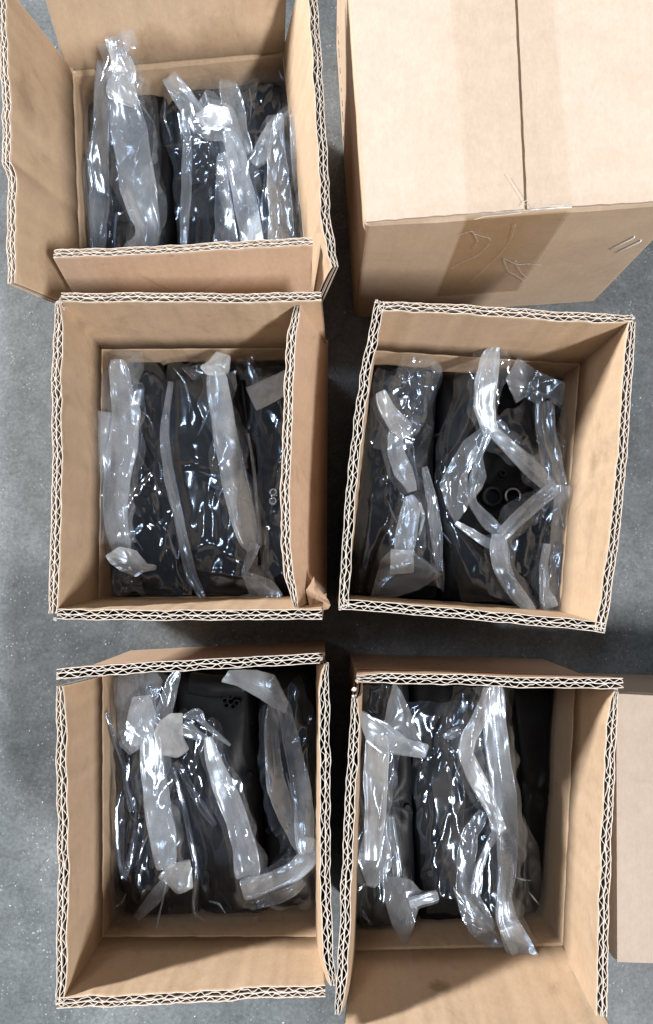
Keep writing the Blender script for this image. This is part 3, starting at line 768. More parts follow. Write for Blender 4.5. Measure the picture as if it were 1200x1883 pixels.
def film(bag, box, L, R, z_edge, z_top, seed, ex=(.10, .06), m=None, step=1.35 * MM, name='bag_film', ends=(1, 1), peak=.5, sharp=3.0, cl=True, ragged=1.0):
    L = np.array(L, float); R = np.array(R, float)
    if m is None: L[:, 0] -= 5; R[:, 0] += 5
    h = max(np.ptp(L[:, 1]), np.ptp(R[:, 1])) * .38 * MM; wd = np.linalg.norm(L.mean(0) - R.mean(0)) * .38 * MM
    nu = max(22, int(wd / step)) // 2 * 2 + 1; nv = max(22, int(h / step)) // 2 * 2 + 1
    l, r = smooth_rs(L, nv), smooth_rs(R, nv); u = np.linspace(0, 1, nu)[:, None]; v = np.linspace(0, 1, nv)[None, :]
    px = l[None, :, 0] * (1 - u) + r[None, :, 0] * u; py = l[None, :, 1] * (1 - u) + r[None, :, 1] * u
    px = px + wob(v * 8 + u * 2, seed, 2.2, 2) * 5 * ragged; py = py + wob(u * 6, seed + 3, 2.1, 2) * 9 * ragged * (np.abs(2 * v - 1) ** 3)
    us = np.where(u < peak, u / peak * .5, .5 + (u - peak) / (1 - peak) * .5)
    pr = 1 - np.abs(2 * us - 1) ** sharp
    z_edge = z_edge * .4 + z_top * .6; ragged *= .5
    pe = 1 - ends[0] * np.clip(1 - v / .16, 0, 1) ** 2 * .5 - ends[1] * np.clip(1 - (1 - v) / .16, 0, 1) ** 2 * .5
    zt = z_edge + (z_top - z_edge) * pr * pe
    P0 = at(px, py, zt)
    if cl: P0 = clamp_in(box, P0)
    X = settle(P0, zt - 1.0 * MM, ex, seed)
    X[..., 2] += ridges(X, seed, 9 + int(wd * h * 1500))
    if cl: X = clamp_in(box, X, -.8 * MM)
    o = mesh_obj(name, X.reshape(-1, 3), grid_faces(nu, nv), m or M_FILM, bag, True)
    return o
def band(bag, pts, seed, m=None, h=1.5 * MM, name='bag_fold', layers=1, crease=1.0, box=None):
    """gathered strip of film: a flattened, creased tube. pts: (px,py,width_px,z)"""
    o = None
    pts = np.array(pts, float)
    ln = np.sum(np.linalg.norm(np.diff(pts[:, :2], axis=0), axis=1)); n = int(ln / 4.0) + 6
    q = smooth_rs(pts, n); s = np.linspace(0, ln, n)
    crease = crease * .7; h = h * .75
    en = np.clip(np.minimum(np.arange(n), np.arange(n)[::-1]) / 4., 0, 1); en = .82 + .18 * en ** .6
    C = at(q[:, 0] + 1.6 * wob(s, seed, 110, 2) * crease, q[:, 1], q[:, 3])
    wq = q[:, 2] * (1 + .09 * wob(s, seed + 1, 100, 2) * crease) * .52 * en * (H - q[:, 3]) / F * 1.0
    d = np.gradient(C, axis=0); d /= np.linalg.norm(d, axis=1, keepdims=True)
    side = np.cross(d, [0, 0, 1.0]); side /= np.linalg.norm(side, axis=1, keepdims=True)
    tw = .12 * wob(s, seed + 2, 140, 1) * crease
    seg = 44; V = []; rr_ = random.Random(seed); pl_ = [(rr_.uniform(-.8, .8), rr_.uniform(-.5, .5), rr_.uniform(.04, .09), rr_.uniform(.25, .6)) for _ in range(5)]
    a = np.linspace(0, 2 * math.pi, seg, endpoint=False)
    ca = np.cos(a); sa = np.sin(a)
    ca = np.sign(ca) * np.abs(ca) ** .75
    for k in range(n):
        up = np.array([0, 0, 1.0])
        sd = side[k] * math.cos(tw[k]) + up * math.sin(tw[k])
        uu = np.stack([C[k, 0] + side[k, 0] * wq[k] * ca, C[k, 1] + side[k, 1] * wq[k] * ca], -1)
        X = np.full(seg, s[k])
        ridge = sum(hh * MM * np.exp(-((ca - c0 - sl * (s[k] / ln - .5)) / ww) ** 2) for c0, sl, ww, hh in pl_)
        pl = .28 * MM * np.sin(ca * 6 + .02 * s[k] + seed) + .7 * MM * wob(ca * 2 + s[k] * .010, seed + 4, 2.4, 1)
        cr = .9 * MM * (1 - np.abs(wob(X + ca * 16, seed + 5, 75, 1)) * 2)
        z = h * np.sign(sa) * np.abs(sa) ** .6 + (pl + cr * .55) * (1 - .6 * np.abs(ca) ** 4) * (.65 + .35 * np.sign(sa)) * crease
        z = z + ridge * (sa > 0)
        V.append(C[k] + sd * (wq[k] * ca)[:, None] + up * z[:, None])
    V = np.array(V)
    fz = facets(V, seed + 3, int(4 + ln / 18), .25 * crease, aniso=.5); V[..., 2] += fz * np.where(np.abs(ca) > .97, .4, 1)
    V = V.reshape(-1, 3)
    if box is not None: V = clamp_in(box, V, -.5 * MM)
    i = np.arange(n - 1)[:, None] * seg; j = np.arange(seg)[None, :]; j2 = (j + 1) % seg
    Fc = np.stack([i + j, i + j2, i + seg + j2, i + seg + j], -1).reshape(-1, 4)
    ob = mesh_obj(name, V, Fc, m or M_BAND, bag, True)
    if (m or M_BAND) in (M_BAND, M_CAP) and pts[:, 2].max() > 22 and ln > 60: web(bag, pts, seed + 500, box)
    return ob
def web(bag, pts, seed, box=None):
    """slack single film that hangs off both sides of a gathered fold"""
    pts = np.array(pts, float); ln = np.sum(np.linalg.norm(np.diff(pts[:, :2], axis=0), axis=1)); n = int(ln / 4) + 8
    q = smooth_rs(pts, n); s = np.linspace(0, ln, n); m_ = 23; u = np.linspace(-1, 1, m_)
    d = np.gradient(q[:, :2], axis=0); d /= np.linalg.norm(d, axis=1, keepdims=True) + 1e-9; sd = np.stack([d[:, 1], -d[:, 0]], -1)
    w1 = q[:, 2] * .5 + 12 + 9 * wob(s, seed, 120, 2); w2 = q[:, 2] * .5 + 12 + 9 * wob(s, seed + 9, 120, 2)
    W = np.where(u[None] < 0, w1[:, None], w2[:, None]) * u[None]
    px = q[:, 0][:, None] + sd[:, 0][:, None] * W; py = q[:, 1][:, None] + sd[:, 1][:, None] * W
    z = q[:, 3][:, None] - .0022 - .0055 * np.abs(u[None]) ** 1.6
    P = at(px, py, z); f = facets(P, seed, 9, .18, aniso=.6) + ridges(P, seed, 8) * .8
    P[..., 2] += f * .8
    if box is not None: P = clamp_in(box, P, -.5 * MM)
    return mesh_obj('bag_film', P.reshape(-1, 3), grid_faces(n, m_), M_WEB, bag, True)
def fan(bag, poly, seed, m=None, z=None, pleat=9, amp=1.0 * MM, name='bag_corner', centre=None, layers=1, box=None):
    """crumpled web of film with radial pleats; poly: (px,py,z)"""
    poly = np.array(poly, float)
    if poly.shape[1] == 2: poly = np.hstack([poly, np.full((len(poly), 1), z)])
    P = np.array([at(*p) for p in poly]); P = np.vstack([P, P[:1]])
    dd = np.r_[0, np.cumsum(np.linalg.norm(np.diff(P, axis=0), axis=1))]; n = max(40, int(dd[-1] / (1.1 * MM)))
    sN = np.linspace(0, dd[-1], n, endpoint=False); R = np.stack([np.interp(sN, dd, P[:, k]) for k in range(3)], -1)
    R = (np.roll(R, 1, 0) + 3 * R + np.roll(R, -1, 0)) / 5
    c = P[:-1].mean(0) if centre is None else at(*centre); c = c + [0, 0, 1.0 * MM]
    M_ = 16; Vs = []; Fc = []; t = np.linspace(0, 1, M_)
    for ly in range(layers + 1):
        off = len(Vs) and sum(len(v) for v in Vs)
        G = c + (R - c)[:, None] * t[None, :, None]
        ang = sN[:, None] / dd[-1] * 2 * math.pi
        dv_ = np.stack([np.cos(ang) * .02 + 0 * t[None], np.sin(ang) * .02 + .002 * t[None]], -1)
        pl = np.abs(wob2(dv_, seed + ly * 3, .16 / pleat, 2)) * np.clip(t[None] * 1.4 - .35, 0, 1)
        G[..., 2] += amp * .45 * pl * (1 - .5 * t[None] ** 6) - ly * .9 * MM + facets(G, seed + ly * 5, 6, .14 + .05 * amp / MM) * np.minimum(1, .3 + t[None])
        G[..., :2] += (.25 * MM * np.stack([wob2(G, seed + 5 + ly, .012), wob2(G, seed + 6 + ly, .012)], -1))
        Vs.append(G.reshape(-1, 3))
        i = np.arange(n)[:, None] * M_; i2 = ((np.arange(n) + 1) % n)[:, None] * M_; j = np.arange(M_ - 1)[None]
        Fc.append(np.stack([i + j, i + j + 1, i2 + j + 1, i2 + j], -1).reshape(-1, 4) + off)
    V = np.concatenate(Vs)
    if box is not None: V = clamp_in(box, V, -.5 * MM)
    return mesh_obj(name, V, np.concatenate(Fc), m or M_CAP, bag, True)
def bag(box, px, py, label, z=.0070):
    p = at(px, py, .05); return thing('plastic_bag', (float(p[0]), float(p[1]), z), label, 'plastic bag', 'clear polythene bags round the black parts')

ZF, ZB = .088, .098
# ---- carton top left
machine_part(BOX1, [(150, 150), (300, 140), (312, 300), (318, 560), (160, 565), (148, 330)], .078, 'black cast part in the left bag of the top left carton', 11,
             [ex_bar([(190, 260, .082), (270, 330, .084), (285, 430, .082)], 3.2 * MM, M_BLACK2, 'pipe')])
machine_part(BOX1, [(322, 140), (545, 130), (570, 300), (580, 560), (330, 560), (318, 330)], .078, 'wide black cast part in the right bag of the top left carton', 12,
             [ex_bar([(350, 350, .082), (410, 330, .086), (430, 430, .082)], 3.4 * MM, M_BLACK2, 'pipe')])
b = bag(BOX1, 225, 300, 'clear bag with a tall twisted tail rising over the rim, top left carton')
film(b, BOX1, [(188, 120), (150, 200), (148, 260), (152, 340), (162, 410), (175, 500)], [(258, 120), (282, 180), (288, 260), (296, 340), (302, 420), (308, 500)], .066, .094, 21, (.16, .05))
film(b, BOX1, [(192, 78), (188, 130), (170, 230), (165, 330)], [(246, 100), (266, 150), (280, 220), (284, 300)], .100, .118, 22, (.10, .05), cl=False, ends=(0, 0))
fan(b, [(193, 72, .146), (222, 60, .147), (243, 56, .146), (247, 66, .143), (256, 84, .138), (236, 88, .140), (230, 100, .138), (206, 108, .136), (197, 92, .142)], 23, M_SOFT, pleat=6, amp=.7 * MM)
band(b, [(214, 78, 34, .143), (213, 95, 26, .141), (222, 114, 42, .137), (228, 135, 46, .132), (226, 160, 48, .125), (228, 200, 56, .116)], 24, M_CAP, h=2.4 * MM)
band(b, [(226, 150, 44, .124), (232, 210, 60, .113), (244, 280, 70, .108), (256, 350, 66, .104), (268, 410, 46, .102), (268, 440, 36, .101), (252, 480, 44, .098)], 25, M_BAND, h=3 * MM)
band(b, [(205, 150, 26, .119), (190, 220, 34, .108), (180, 300, 36, .100), (178, 400, 32, .096), (180, 490, 28, .094)], 26, M_SOFT, h=2 * MM)
band(b, [(160, 280, 14, .084), (164, 350, 18, .084), (170, 430, 16, .083), (176, 490, 14, .08)], 27, M_FILM, h=2.5 * MM)
b = bag(BOX1, 440, 300, 'clear bag with two spread fan shaped ends, right side of the top left carton')
film(b, BOX1, [(304, 140), (300, 210), (318, 300), (328, 380), (334, 500)], [(545, 130), (552, 220), (560, 320), (566, 400), (572, 500)], .060, .096, 31, (.12, .06))
film(b, BOX1, [(312, 150), (330, 210), (344, 300), (346, 400)], [(470, 150), (470, 220), (480, 300), (480, 400)], .088, .100, 30, (.14, .06), M_FILM)
fan(b, [(300, 155, .106), (322, 128, .108), (330, 165, .106), (362, 195, .108), (380, 170, .108), (398, 178, .109), (432, 212, .110), (448, 262, .109), (415, 264, .108), (378, 254, .107), (345, 224, .106), (320, 190, .105)], 32, M_SOFT, centre=(392, 225, .112), pleat=13, amp=1.4 * MM)
fan(b, [(356, 205, .113), (385, 190, .114), (420, 205, .114), (430, 232, .113), (400, 240, .112), (370, 226, .112)], 33, M_CAP, pleat=7)
band(b, [(418, 150, 34, .106), (428, 190, 40, .108), (436, 240, 40, .108), (455, 285, 26, .107)], 34, M_SOFT, h=2 * MM)
fan(b, [(548, 190, .104), (520, 200, .106), (492, 222, .107), (472, 262, .108), (458, 296, .106), (474, 311, .105), (497, 296, .105), (500, 262, .106), (522, 222, .106)], 35, M_SOFT, centre=(485, 262, .110), pleat=9, amp=1.2 * MM)
band(b, [(424, 250, 28, .106), (436, 300, 38, .104), (450, 370, 42, .102), (462, 430, 44, .100), (468, 490, 44, .098)], 36, M_BAND, h=2 * MM)
band(b, [(408, 290, 20, .098), (408, 350, 28, .098), (414, 420, 42, .097), (418, 490, 48, .096)], 37, M_SOFT, h=1.5 * MM)
band(b, [(512, 215, 20, .104), (508, 290, 36, .103), (514, 360, 44, .101), (518, 430, 46, .099), (522, 490, 46, .098)], 38, M_BAND, h=2.4 * MM)
band(b, [(542, 225, 16, .100), (546, 320, 20, .098), (558, 400, 16, .096), (568, 480, 14, .094)], 39, M_BAND, h=2 * MM)
band(b, [(343, 220, 10, .100), (344, 290, 20, .099), (341, 370, 20, .098), (338, 440, 14, .097), (338, 490, 10, .096)], 40, M_SOFT, h=2 * MM)
# ---- carton middle left
machine_part(BOX3, [(180, 650), (298, 650), (305, 850), (335, 1105), (185, 1108), (178, 900)], .078, 'black cast part in the left bag of the middle left carton', 13,
             [ex_bar([(240, 780, .082), (285, 860, .085), (290, 960, .082)], 3.2 * MM, M_BLACK2, 'pipe'), ex_ring(268, 905, .084, 7 * MM, 4 * MM)])
machine_part(BOX3, [(305, 650), (435, 650), (465, 800), (480, 1105), (345, 1108), (312, 850)], .078, 'black cast part in the middle bag of the middle left carton', 14, [ex_bar([(445, 700, .086), (462, 840, .087), (476, 1040, .086)], 1.8 * MM, M_BLACK2, 'cable')])
machine_part(BOX3, [(445, 650), (595, 650), (595, 850), (595, 1105), (490, 1105), (472, 850)], .078, 'black cast part half hidden under the inward leaning cardboard flap', 15,
             [ex_ring(502, 905, .086, 3.0 * MM, 1.6 * MM, M_STEEL), ex_ring(501, 921, .086, 3.0 * MM, 1.6 * MM, M_STEEL)])
b = bag(BOX3, 230, 880, 'milky crumpled bag along the left wall of the middle left carton')
film(b, BOX3, [(200, 640), (182, 690), (172, 760), (170, 880), (168, 980), (186, 1050), (200, 1105)], [(268, 650), (300, 690), (308, 790), (318, 900), (332, 1020), (345, 1105)], .062, .092, 41, (.16, .07))
film(b, BOX3, [(206, 636), (186, 700), (178, 800), (176, 900), (176, 1000)], [(262, 650), (254, 710), (246, 800), (240, 900), (250, 1000)], .090, .103, 42, (.18, .08), M_SOFT, ends=(.3, .3), cl=False)
band(b, [(222, 668, 30, .108), (222, 710, 40, .107), (232, 760, 52, .105), (226, 810, 56, .103), (216, 870, 52, .102), (210, 930, 46, .102), (216, 980, 38, .102), (224, 1015, 40, .102)], 43, M_BAND, h=3 * MM)
band(b, [(196, 760, 30, .100), (188, 830, 34, .100), (184, 900, 30, .100), (188, 950, 26, .099)], 45, M_BAND, h=2 * MM)
fan(b, [(200, 1022, .106), (222, 1005, .107), (250, 1012, .107), (270, 1037, .106), (289, 1039, .106), (287, 1048, .105), (263, 1052, .105), (250, 1062, .104), (225, 1050, .105), (206, 1036, .105)], 44, M_CAP, pleat=8)
fan(b, [(206, 1045, .096), (228, 1050, .097), (255, 1058, .098), (268, 1100, .094), (250, 1085, .094), (225, 1098, .092), (206, 1090, .092)], 46, M_FILM, pleat=11, amp=2 * MM)
b = bag(BOX3, 390, 880, 'clear bag with one straight frosted fold, centre of the middle left carton')
film(b, BOX3, [(318, 665), (300, 740), (296, 830), (310, 900), (330, 980), (350, 1060), (378, 1112)], [(428, 665), (446, 760), (466, 860), (480, 950), (492, 1040), (520, 1108)], .064, .094, 51, (.09, .07))
band(b, [(312, 700, 10, .088), (302, 800, 14, .088), (312, 880, 18, .088), (330, 960, 18, .088), (348, 1050, 20, .087), (372, 1100, 16, .086)], 50, M_SOFT, h=1.5 * MM)
band(b, [(397, 685, 38, .105), (404, 740, 42, .103), (416, 810, 44, .102), (430, 880, 46, .101), (444, 940, 46, .100), (456, 990, 38, .100), (464, 1010, 26, .099)], 52, M_BAND, h=1.8 * MM, crease=.6)
fan(b, [(368, 676, .109), (384, 662, .110), (397, 645, .111), (424, 655, .110), (420, 684, .108), (400, 692, .107), (378, 690, .107)], 53, M_CAP, pleat=5, amp=.7 * MM)
fan(b, [(332, 676, .100), (372, 668, .104), (376, 690, .104), (354, 700, .102)], 54, M_FILM, pleat=4, amp=2 * MM)
band(b, [(470, 1000, 22, .099), (458, 1030, 18, .099), (446, 1054, 10, .099), (462, 1064, 22, .099), (490, 1082, 34, .098), (515, 1100, 20, .098)], 55, M_SOFT, h=1.5 * MM)
fan(b, [(445, 1057, .100), (470, 1061, .101), (500, 1084, .100), (526, 1102, .098), (500, 1115, .096), (440, 1113, .095), (395, 1113, .094), (430, 1099, .096), (458, 1092, .098)], 56, M_SOFT, pleat=9, amp=1.1 * MM)
b = bag(BOX3, 500, 880, 'clear bag with a short folded end poking from under the leaning flap')
film(b, BOX3, [(440, 655), (455, 750), (468, 860), (480, 960), (488, 1060)], [(560, 655), (562, 760), (562, 860), (562, 960), (560, 1060)], .070, .094, 61, (.14, .08))
fan(b, [(451, 713, .106), (484, 700, .107), (530, 682, .108), (545, 715, .106), (505, 737, .105), (470, 753, .104)], 62, M_CAP, pleat=3, amp=.5 * MM)
band(b, [(455, 665, 8, .098), (470, 700, 16, .100), (488, 706, 22, .103)], 63, M_FILM)
band(b, [(458, 800, 5, .094), (470, 900, 6, .094), (478, 1000, 6, .093)], 64, M_SOFT)
# ---- carton middle right
machine_part(BOX4, [(670, 650), (805, 650), (795, 850), (805, 1120), (640, 1115), (655, 850)], .078, 'black cast part in the left bag of the middle right carton', 16, [ex_bar([(680, 930, .083), (720, 960, .086), (770, 940, .083)], 4 * MM, M_BLACK, 'pipe')])
machine_part(BOX4, [(812, 660), (968, 665), (985, 850), (978, 1130), (815, 1125), (803, 880)], .070, 'black cast part seen bare through the diamond of bag folds', 17,
             [ex_ring(906, 912, .080, 8 * MM, 5 * MM, M_BLACK), ex_clip(943, 912, .082, 5.4 * MM, M_STEEL), ex_ring(943, 912, .079, 7.5 * MM, 4 * MM, M_BLACK2),
              ex_ring(905, 955, .078, 6 * MM, 3 * MM, M_BLACK2), ex_ring(925, 870, .077, 3 * MM, 1.2 * MM, M_BLACK)])
machine_part(BOX4, [(975, 665), (1075, 670), (1055, 850), (1040, 1130), (986, 1130), (992, 860)], .070, 'narrow black cast part by the right wall of the middle right carton', 18)
b = bag(BOX4, 735, 860, 'clear glossy bag on the left of the middle right carton, square folded end')
film(b, BOX4, [(676, 700), (668, 780), (660, 850), (656, 950), (650, 1040), (650, 1090)], [(800, 690), (790, 770), (778, 850), (794, 920), (805, 990), (812, 1080)], .068, .093, 71, (.13, .09))
film(b, BOX4, [(700, 684), (676, 720), (672, 770), (690, 830)], [(800, 664), (812, 690), (790, 740), (762, 800)], .100, .110, 72, (.10, .05), ends=(.6, .3))
fan(b, [(740, 655, .106), (786, 656, .107), (813, 679, .107), (800, 715, .108), (765, 790, .106), (735, 735, .108), (712, 712, .108), (728, 685, .107)], 73, M_FILM, pleat=8, amp=1.6 * MM)
band(b, [(698, 725, 24, .110), (712, 755, 30, .110), (740, 790, 40, .108), (742, 806, 20, .106)], 74, M_CAP, h=2 * MM)
band(b, [(727, 790, 26, .104), (728, 830, 30, .103), (740, 868, 36, .102), (752, 890, 22, .102), (757, 905, 18, .103)], 75, M_BAND, h=1.6 * MM, crease=.7)
band(b, [(750, 912, 20, .103), (756, 930, 34, .104), (748, 975, 38, .104), (741, 1016, 38, .103)], 76, M_BAND, h=1.8 * MM, crease=.6)
fan(b, [(718, 1010, .106), (760, 1012, .106), (761, 1053, .105), (716, 1057, .105)], 77, M_CAP, pleat=3, amp=.5 * MM)
fan(b, [(700, 1030, .098), (722, 1008, .101), (762, 1016, .102), (812, 1056, .100), (770, 1085, .094), (720, 1100, .091), (680, 1100, .090)], 78, M_SOFT, centre=(750, 1035, .103), pleat=7, amp=.9 * MM)
band(b, [(778, 860, 12, .098), (795, 920, 20, .098), (802, 990, 24, .097), (808, 1050, 10, .098)], 79, M_SOFT, h=1.2 * MM)
band(b, [(770, 925, 6, .104), (780, 950, 7, .104), (770, 985, 4, .103)], 80, M_BAND, h=1.2 * MM)
b = bag(BOX4, 900, 880, 'bag with two knotted tails and a diamond gap, centre of the middle right carton')
film(b, BOX4, [(868, 640), (842, 700), (820, 780), (800, 860), (815, 950), (838, 1040), (855, 1110)], [(905, 690), (890, 740), (850, 800), (808, 890), (836, 960), (880, 1010), (935, 1105)], .078, .094, 81, (.16, .07))
film(b, BOX4, [(900, 770), (925, 810), (1000, 880), (1015, 905), (950, 980), (935, 1030)], [(960, 740), (990, 810), (1010, 870), (1020, 920), (1000, 1000), (985, 1090)], .080, .092, 82, (.14, .07))
band(b, [(912, 634, 16, .122), (903, 655, 34, .120), (893, 700, 42, .116), (890, 745, 40, .112), (896, 778, 32, .108), (902, 796, 34, .106)], 83, M_CAP, h=1.8 * MM, crease=.6)
band(b, [(902, 790, 22, .107), (935, 822, 26, .104), (975, 858, 34, .103), (1016, 900, 26, .103)], 84, M_BAND, h=1.8 * MM, crease=.5)
band(b, [(1020, 896, 26, .102), (985, 925, 28, .102), (950, 955, 26, .102), (922, 985, 26, .104)], 85, M_BAND, h=1.8 * MM, crease=.5)
band(b, [(930, 992, 20, .104), (900, 962, 26, .103), (868, 925, 16, .102), (866, 880, 8, .102), (884, 828, 12, .103), (898, 795, 18, .106)], 86, M_SOFT, h=1.8 * MM, crease=.5)
fan(b, [(884, 786, .106), (850, 812, .103), (826, 855, .101), (807, 890, .100), (820, 930, .100), (838, 966, .101), (862, 925, .102), (860, 872, .102), (882, 828, .103), (902, 798, .106)], 87, M_SOFT, centre=(845, 880, .104), pleat=6, amp=1.8 * MM)
fan(b, [(884, 826, .104), (895, 878, .103), (884, 900, .102), (866, 920, .102), (863, 875, .102)], 88, M_SOFT, pleat=3, amp=.8 * MM)
band(b, [(836, 962, 8, .101), (868, 980, 16, .101), (900, 1000, 18, .102), (918, 1004, 18, .104)], 89, M_BAND, h=1.2 * MM)
band(b, [(916, 982, 24, .106), (918, 1010, 34, .107), (922, 1040, 34, .107), (934, 1070, 26, .106), (955, 1100, 26, .105), (976, 1124, 18, .104)], 90, M_BAND, h=1.8 * MM, crease=.6)
b = bag(BOX4, 1020, 900, 'dim bag with a long fold along the right wall of the middle right carton')
film(b, BOX4, [(945, 680), (985, 750), (1000, 850), (998, 950), (992, 1050), (985, 1125)], [(1032, 705), (1046, 800), (1048, 900), (1046, 1000), (1040, 1060), (1030, 1128)], .076, .092, 91, (.16, .06))
fan(b, [(927, 700, .100), (950, 658, .101), (992, 685, .101), (1034, 708, .100), (1030, 750, .098), (1012, 730, .100), (988, 742, .100), (965, 728, .100), (949, 742, .099)], 92, M_SOFT, pleat=7, amp=1.2 * MM)
band(b, [(1000, 738, 34, .099), (1003, 790, 38, .099), (1014, 850, 38, .099), (1026, 895, 36, .099)], 93, M_SOFT, h=2 * MM, crease=.6)
band(b, [(1030, 895, 34, .098), (1032, 950, 32, .098), (1030, 1000, 34, .098), (1022, 1050, 44, .098), (1016, 1090, 42, .098), (1008, 1125, 34, .098)], 94, M_SOFT, h=2.4 * MM)
band(b, [(1004, 1000, 12, .101), (1000, 1050, 16, .101), (1000, 1085, 20, .101), (1010, 1118, 34, .100)], 95, M_BAND, h=1.8 * MM)
# ---- carton bottom left
machine_part(BOX5, [(180, 1225), (310, 1220), (325, 1400), (360, 1700), (200, 1705), (178, 1450)], .078, 'black cast part in the left bag of the bottom left carton', 19, [ex_bar([(225, 1400, .083), (250, 1480, .086), (235, 1580, .083)], 4 * MM, M_BLACK, 'pipe')])
machine_part(BOX5, [(318, 1220), (460, 1215), (470, 1350), (485, 1700), (368, 1705), (335, 1450)], .076, 'black cast part with a cluster of round sockets near the top', 20,
             [ex_bar([(350, 1255, .088), (385, 1262, .090), (450, 1262, .088)], 8 * MM, M_BLACK, 'motor_barrel')] +
             [ex_ring(424 + 11 * math.cos(a), 1290 + 10 * math.sin(a), .094, 2.6 * MM, 1.4 * MM, M_BLACK, 'socket', .014) for a in (.3, 1.2, 2.4, 3.3, 4.6)])
machine_part(BOX5, [(468, 1215), (590, 1215), (592, 1450), (592, 1660), (492, 1665), (480, 1450)], .070, 'black cast part behind the curved folds of the bottom left carton', 21)
b = bag(BOX5, 280, 1480, 'clear bag with a star shaped crumpled end, left of the bottom left carton')
film(b, BOX5, [(215, 1235), (198, 1300), (198, 1400), (200, 1500), (194, 1610), (212, 1700)], [(310, 1240), (312, 1330), (325, 1430), (340, 1530), (352, 1620), (368, 1698)], .062, .093, 101, (.16, .07))
fan(b, [(212, 1245, .104), (245, 1232, .106), (285, 1232, .107), (300, 1252, .107), (288, 1290, .108), (292, 1340, .108), (268, 1368, .106), (240, 1388, .104), (224, 1370, .104), (212, 1330, .104)], 102, M_SOFT, pleat=15, amp=2.2 * MM)
fan(b, [(245, 1280, .112), (280, 1276, .113), (290, 1330, .112), (272, 1372, .110), (240, 1372, .109), (232, 1330, .110)], 103, M_BAND, pleat=9, amp=1.4 * MM)
band(b, [(276, 1350, 34, .106), (278, 1400, 40, .104), (288, 1470, 44, .102), (300, 1540, 44, .101), (308, 1590, 38, .101)], 104, M_BAND, h=1.8 * MM, crease=.7)
fan(b, [(310, 1592, .105), (328, 1586, .106), (350, 1580, .107), (353, 1610, .106), (355, 1633, .105), (325, 1640, .104), (303, 1626, .104), (290, 1612, .104)], 105, M_CAP, pleat=7, amp=1.3 * MM)
band(b, [(305, 1622, 22, .100), (282, 1652, 24, .096), (248, 1692, 12, .092)], 106, M_SOFT, h=1 * MM)
band(b, [(306, 1620, 4, .101), (298, 1660, 3, .098), (288, 1705, 3, .094)], 107, M_BAND, h=.6 * MM)
band(b, [(197, 1310, 8, .096), (212, 1370, 9, .096), (230, 1416, 7, .096), (234, 1450, 9, .096), (246, 1490, 12, .095)], 108, M_FILM, h=2.4 * MM, crease=.5)
band(b, [(226, 1458, 12, .096), (218, 1500, 12, .096), (218, 1560, 13, .096), (232, 1612, 8, .095), (244, 1560, 10, .096), (246, 1530, 8, .095)], 109, M_FILM, h=3 * MM)
fan(b, [(192, 1612, .088), (232, 1645, .092), (222, 1705, .086), (205, 1668, .088)], 110, M_FILM, pleat=5, amp=2 * MM)
b = bag(BOX5, 400, 1480, 'clear bag with a frosted knot and slanting fold, centre of the bottom left carton')
film(b, BOX5, [(335, 1300), (330, 1400), (340, 1500), (352, 1600), (362, 1698)], [(400, 1330), (440, 1430), (466, 1520), (480, 1600), (474, 1695)], .066, .094, 111, (.16, .06))
band(b, [(328, 1234, 14, .112), (318, 1252, 22, .112), (306, 1290, 28, .112), (298, 1330, 34, .112)], 112, M_SOFT, h=1.8 * MM)
fan(b, [(283, 1345, .112), (294, 1325, .115), (315, 1310, .116), (337, 1310, .116), (336, 1355, .114), (349, 1377, .112), (328, 1392, .111), (298, 1389, .111), (286, 1372, .111)], 113, M_CAP, pleat=6, amp=1.2 * MM)
band(b, [(334, 1335, 34, .108), (360, 1352, 18, .107), (384, 1358, 8, .106)], 114, M_SOFT, h=1.8 * MM)
band(b, [(338, 1318, 10, .110), (362, 1312, 22, .110), (372, 1328, 10, .108), (400, 1352, 10, .105), (424, 1370, 5, .104)], 115, M_SOFT, h=1.6 * MM)
band(b, [(382, 1356, 14, .104), (392, 1400, 28, .103), (412, 1450, 38, .102), (436, 1510, 40, .101), (450, 1560, 42, .100), (456, 1612, 46, .100)], 116, M_BAND, h=1.8 * MM, crease=.6)
band(b, [(322, 1400, 10, .104), (350, 1450, 12, .103), (376, 1490, 14, .101), (396, 1515, 8, .100)], 117, M_FILM, h=2.8 * MM, crease=.4)
band(b, [(318, 1410, 6, .104), (335, 1480, 8, .102), (350, 1540, 9, .101), (362, 1600, 10, .100), (358, 1680, 10, .097)], 118, M_FILM, h=2.8 * MM, crease=.4)
b = bag(BOX5, 540, 1480, 'bag with a hooked C shaped fold at the right of the bottom left carton')
film(b, BOX5, [(486, 1300), (478, 1390), (490, 1480), (520, 1560), (470, 1640), (450, 1670)], [(545, 1240), (580, 1340), (585, 1450), (585, 1560), (584, 1640), (560, 1672)], .076, .094, 121, (.12, .06))
fan(b, [(406, 1254, .112), (420, 1232, .113), (470, 1232, .112), (505, 1240, .111), (530, 1290, .109), (525, 1312, .108), (500, 1300, .108), (470, 1282, .109), (440, 1266, .111)], 122, M_BAND, centre=(490, 1268, .113), pleat=6, amp=.9 * MM)
band(b, [(512, 1280, 30, .108), (500, 1320, 26, .106), (500, 1380, 26, .104), (508, 1440, 30, .103), (528, 1500, 32, .102), (552, 1560, 22, .102)], 123, M_SOFT, h=2.6 * MM)
band(b, [(520, 1290, 26, .107), (532, 1350, 28, .105), (548, 1420, 34, .103), (558, 1490, 36, .102), (562, 1560, 30, .102)], 124, M_SOFT, h=1.8 * MM)
band(b, [(572, 1540, 26, .103), (566, 1580, 34, .103), (540, 1604, 30, .103), (495, 1622, 32, .103), (444, 1636, 38, .102)], 125, M_BAND, h=1.6 * MM, crease=.6)
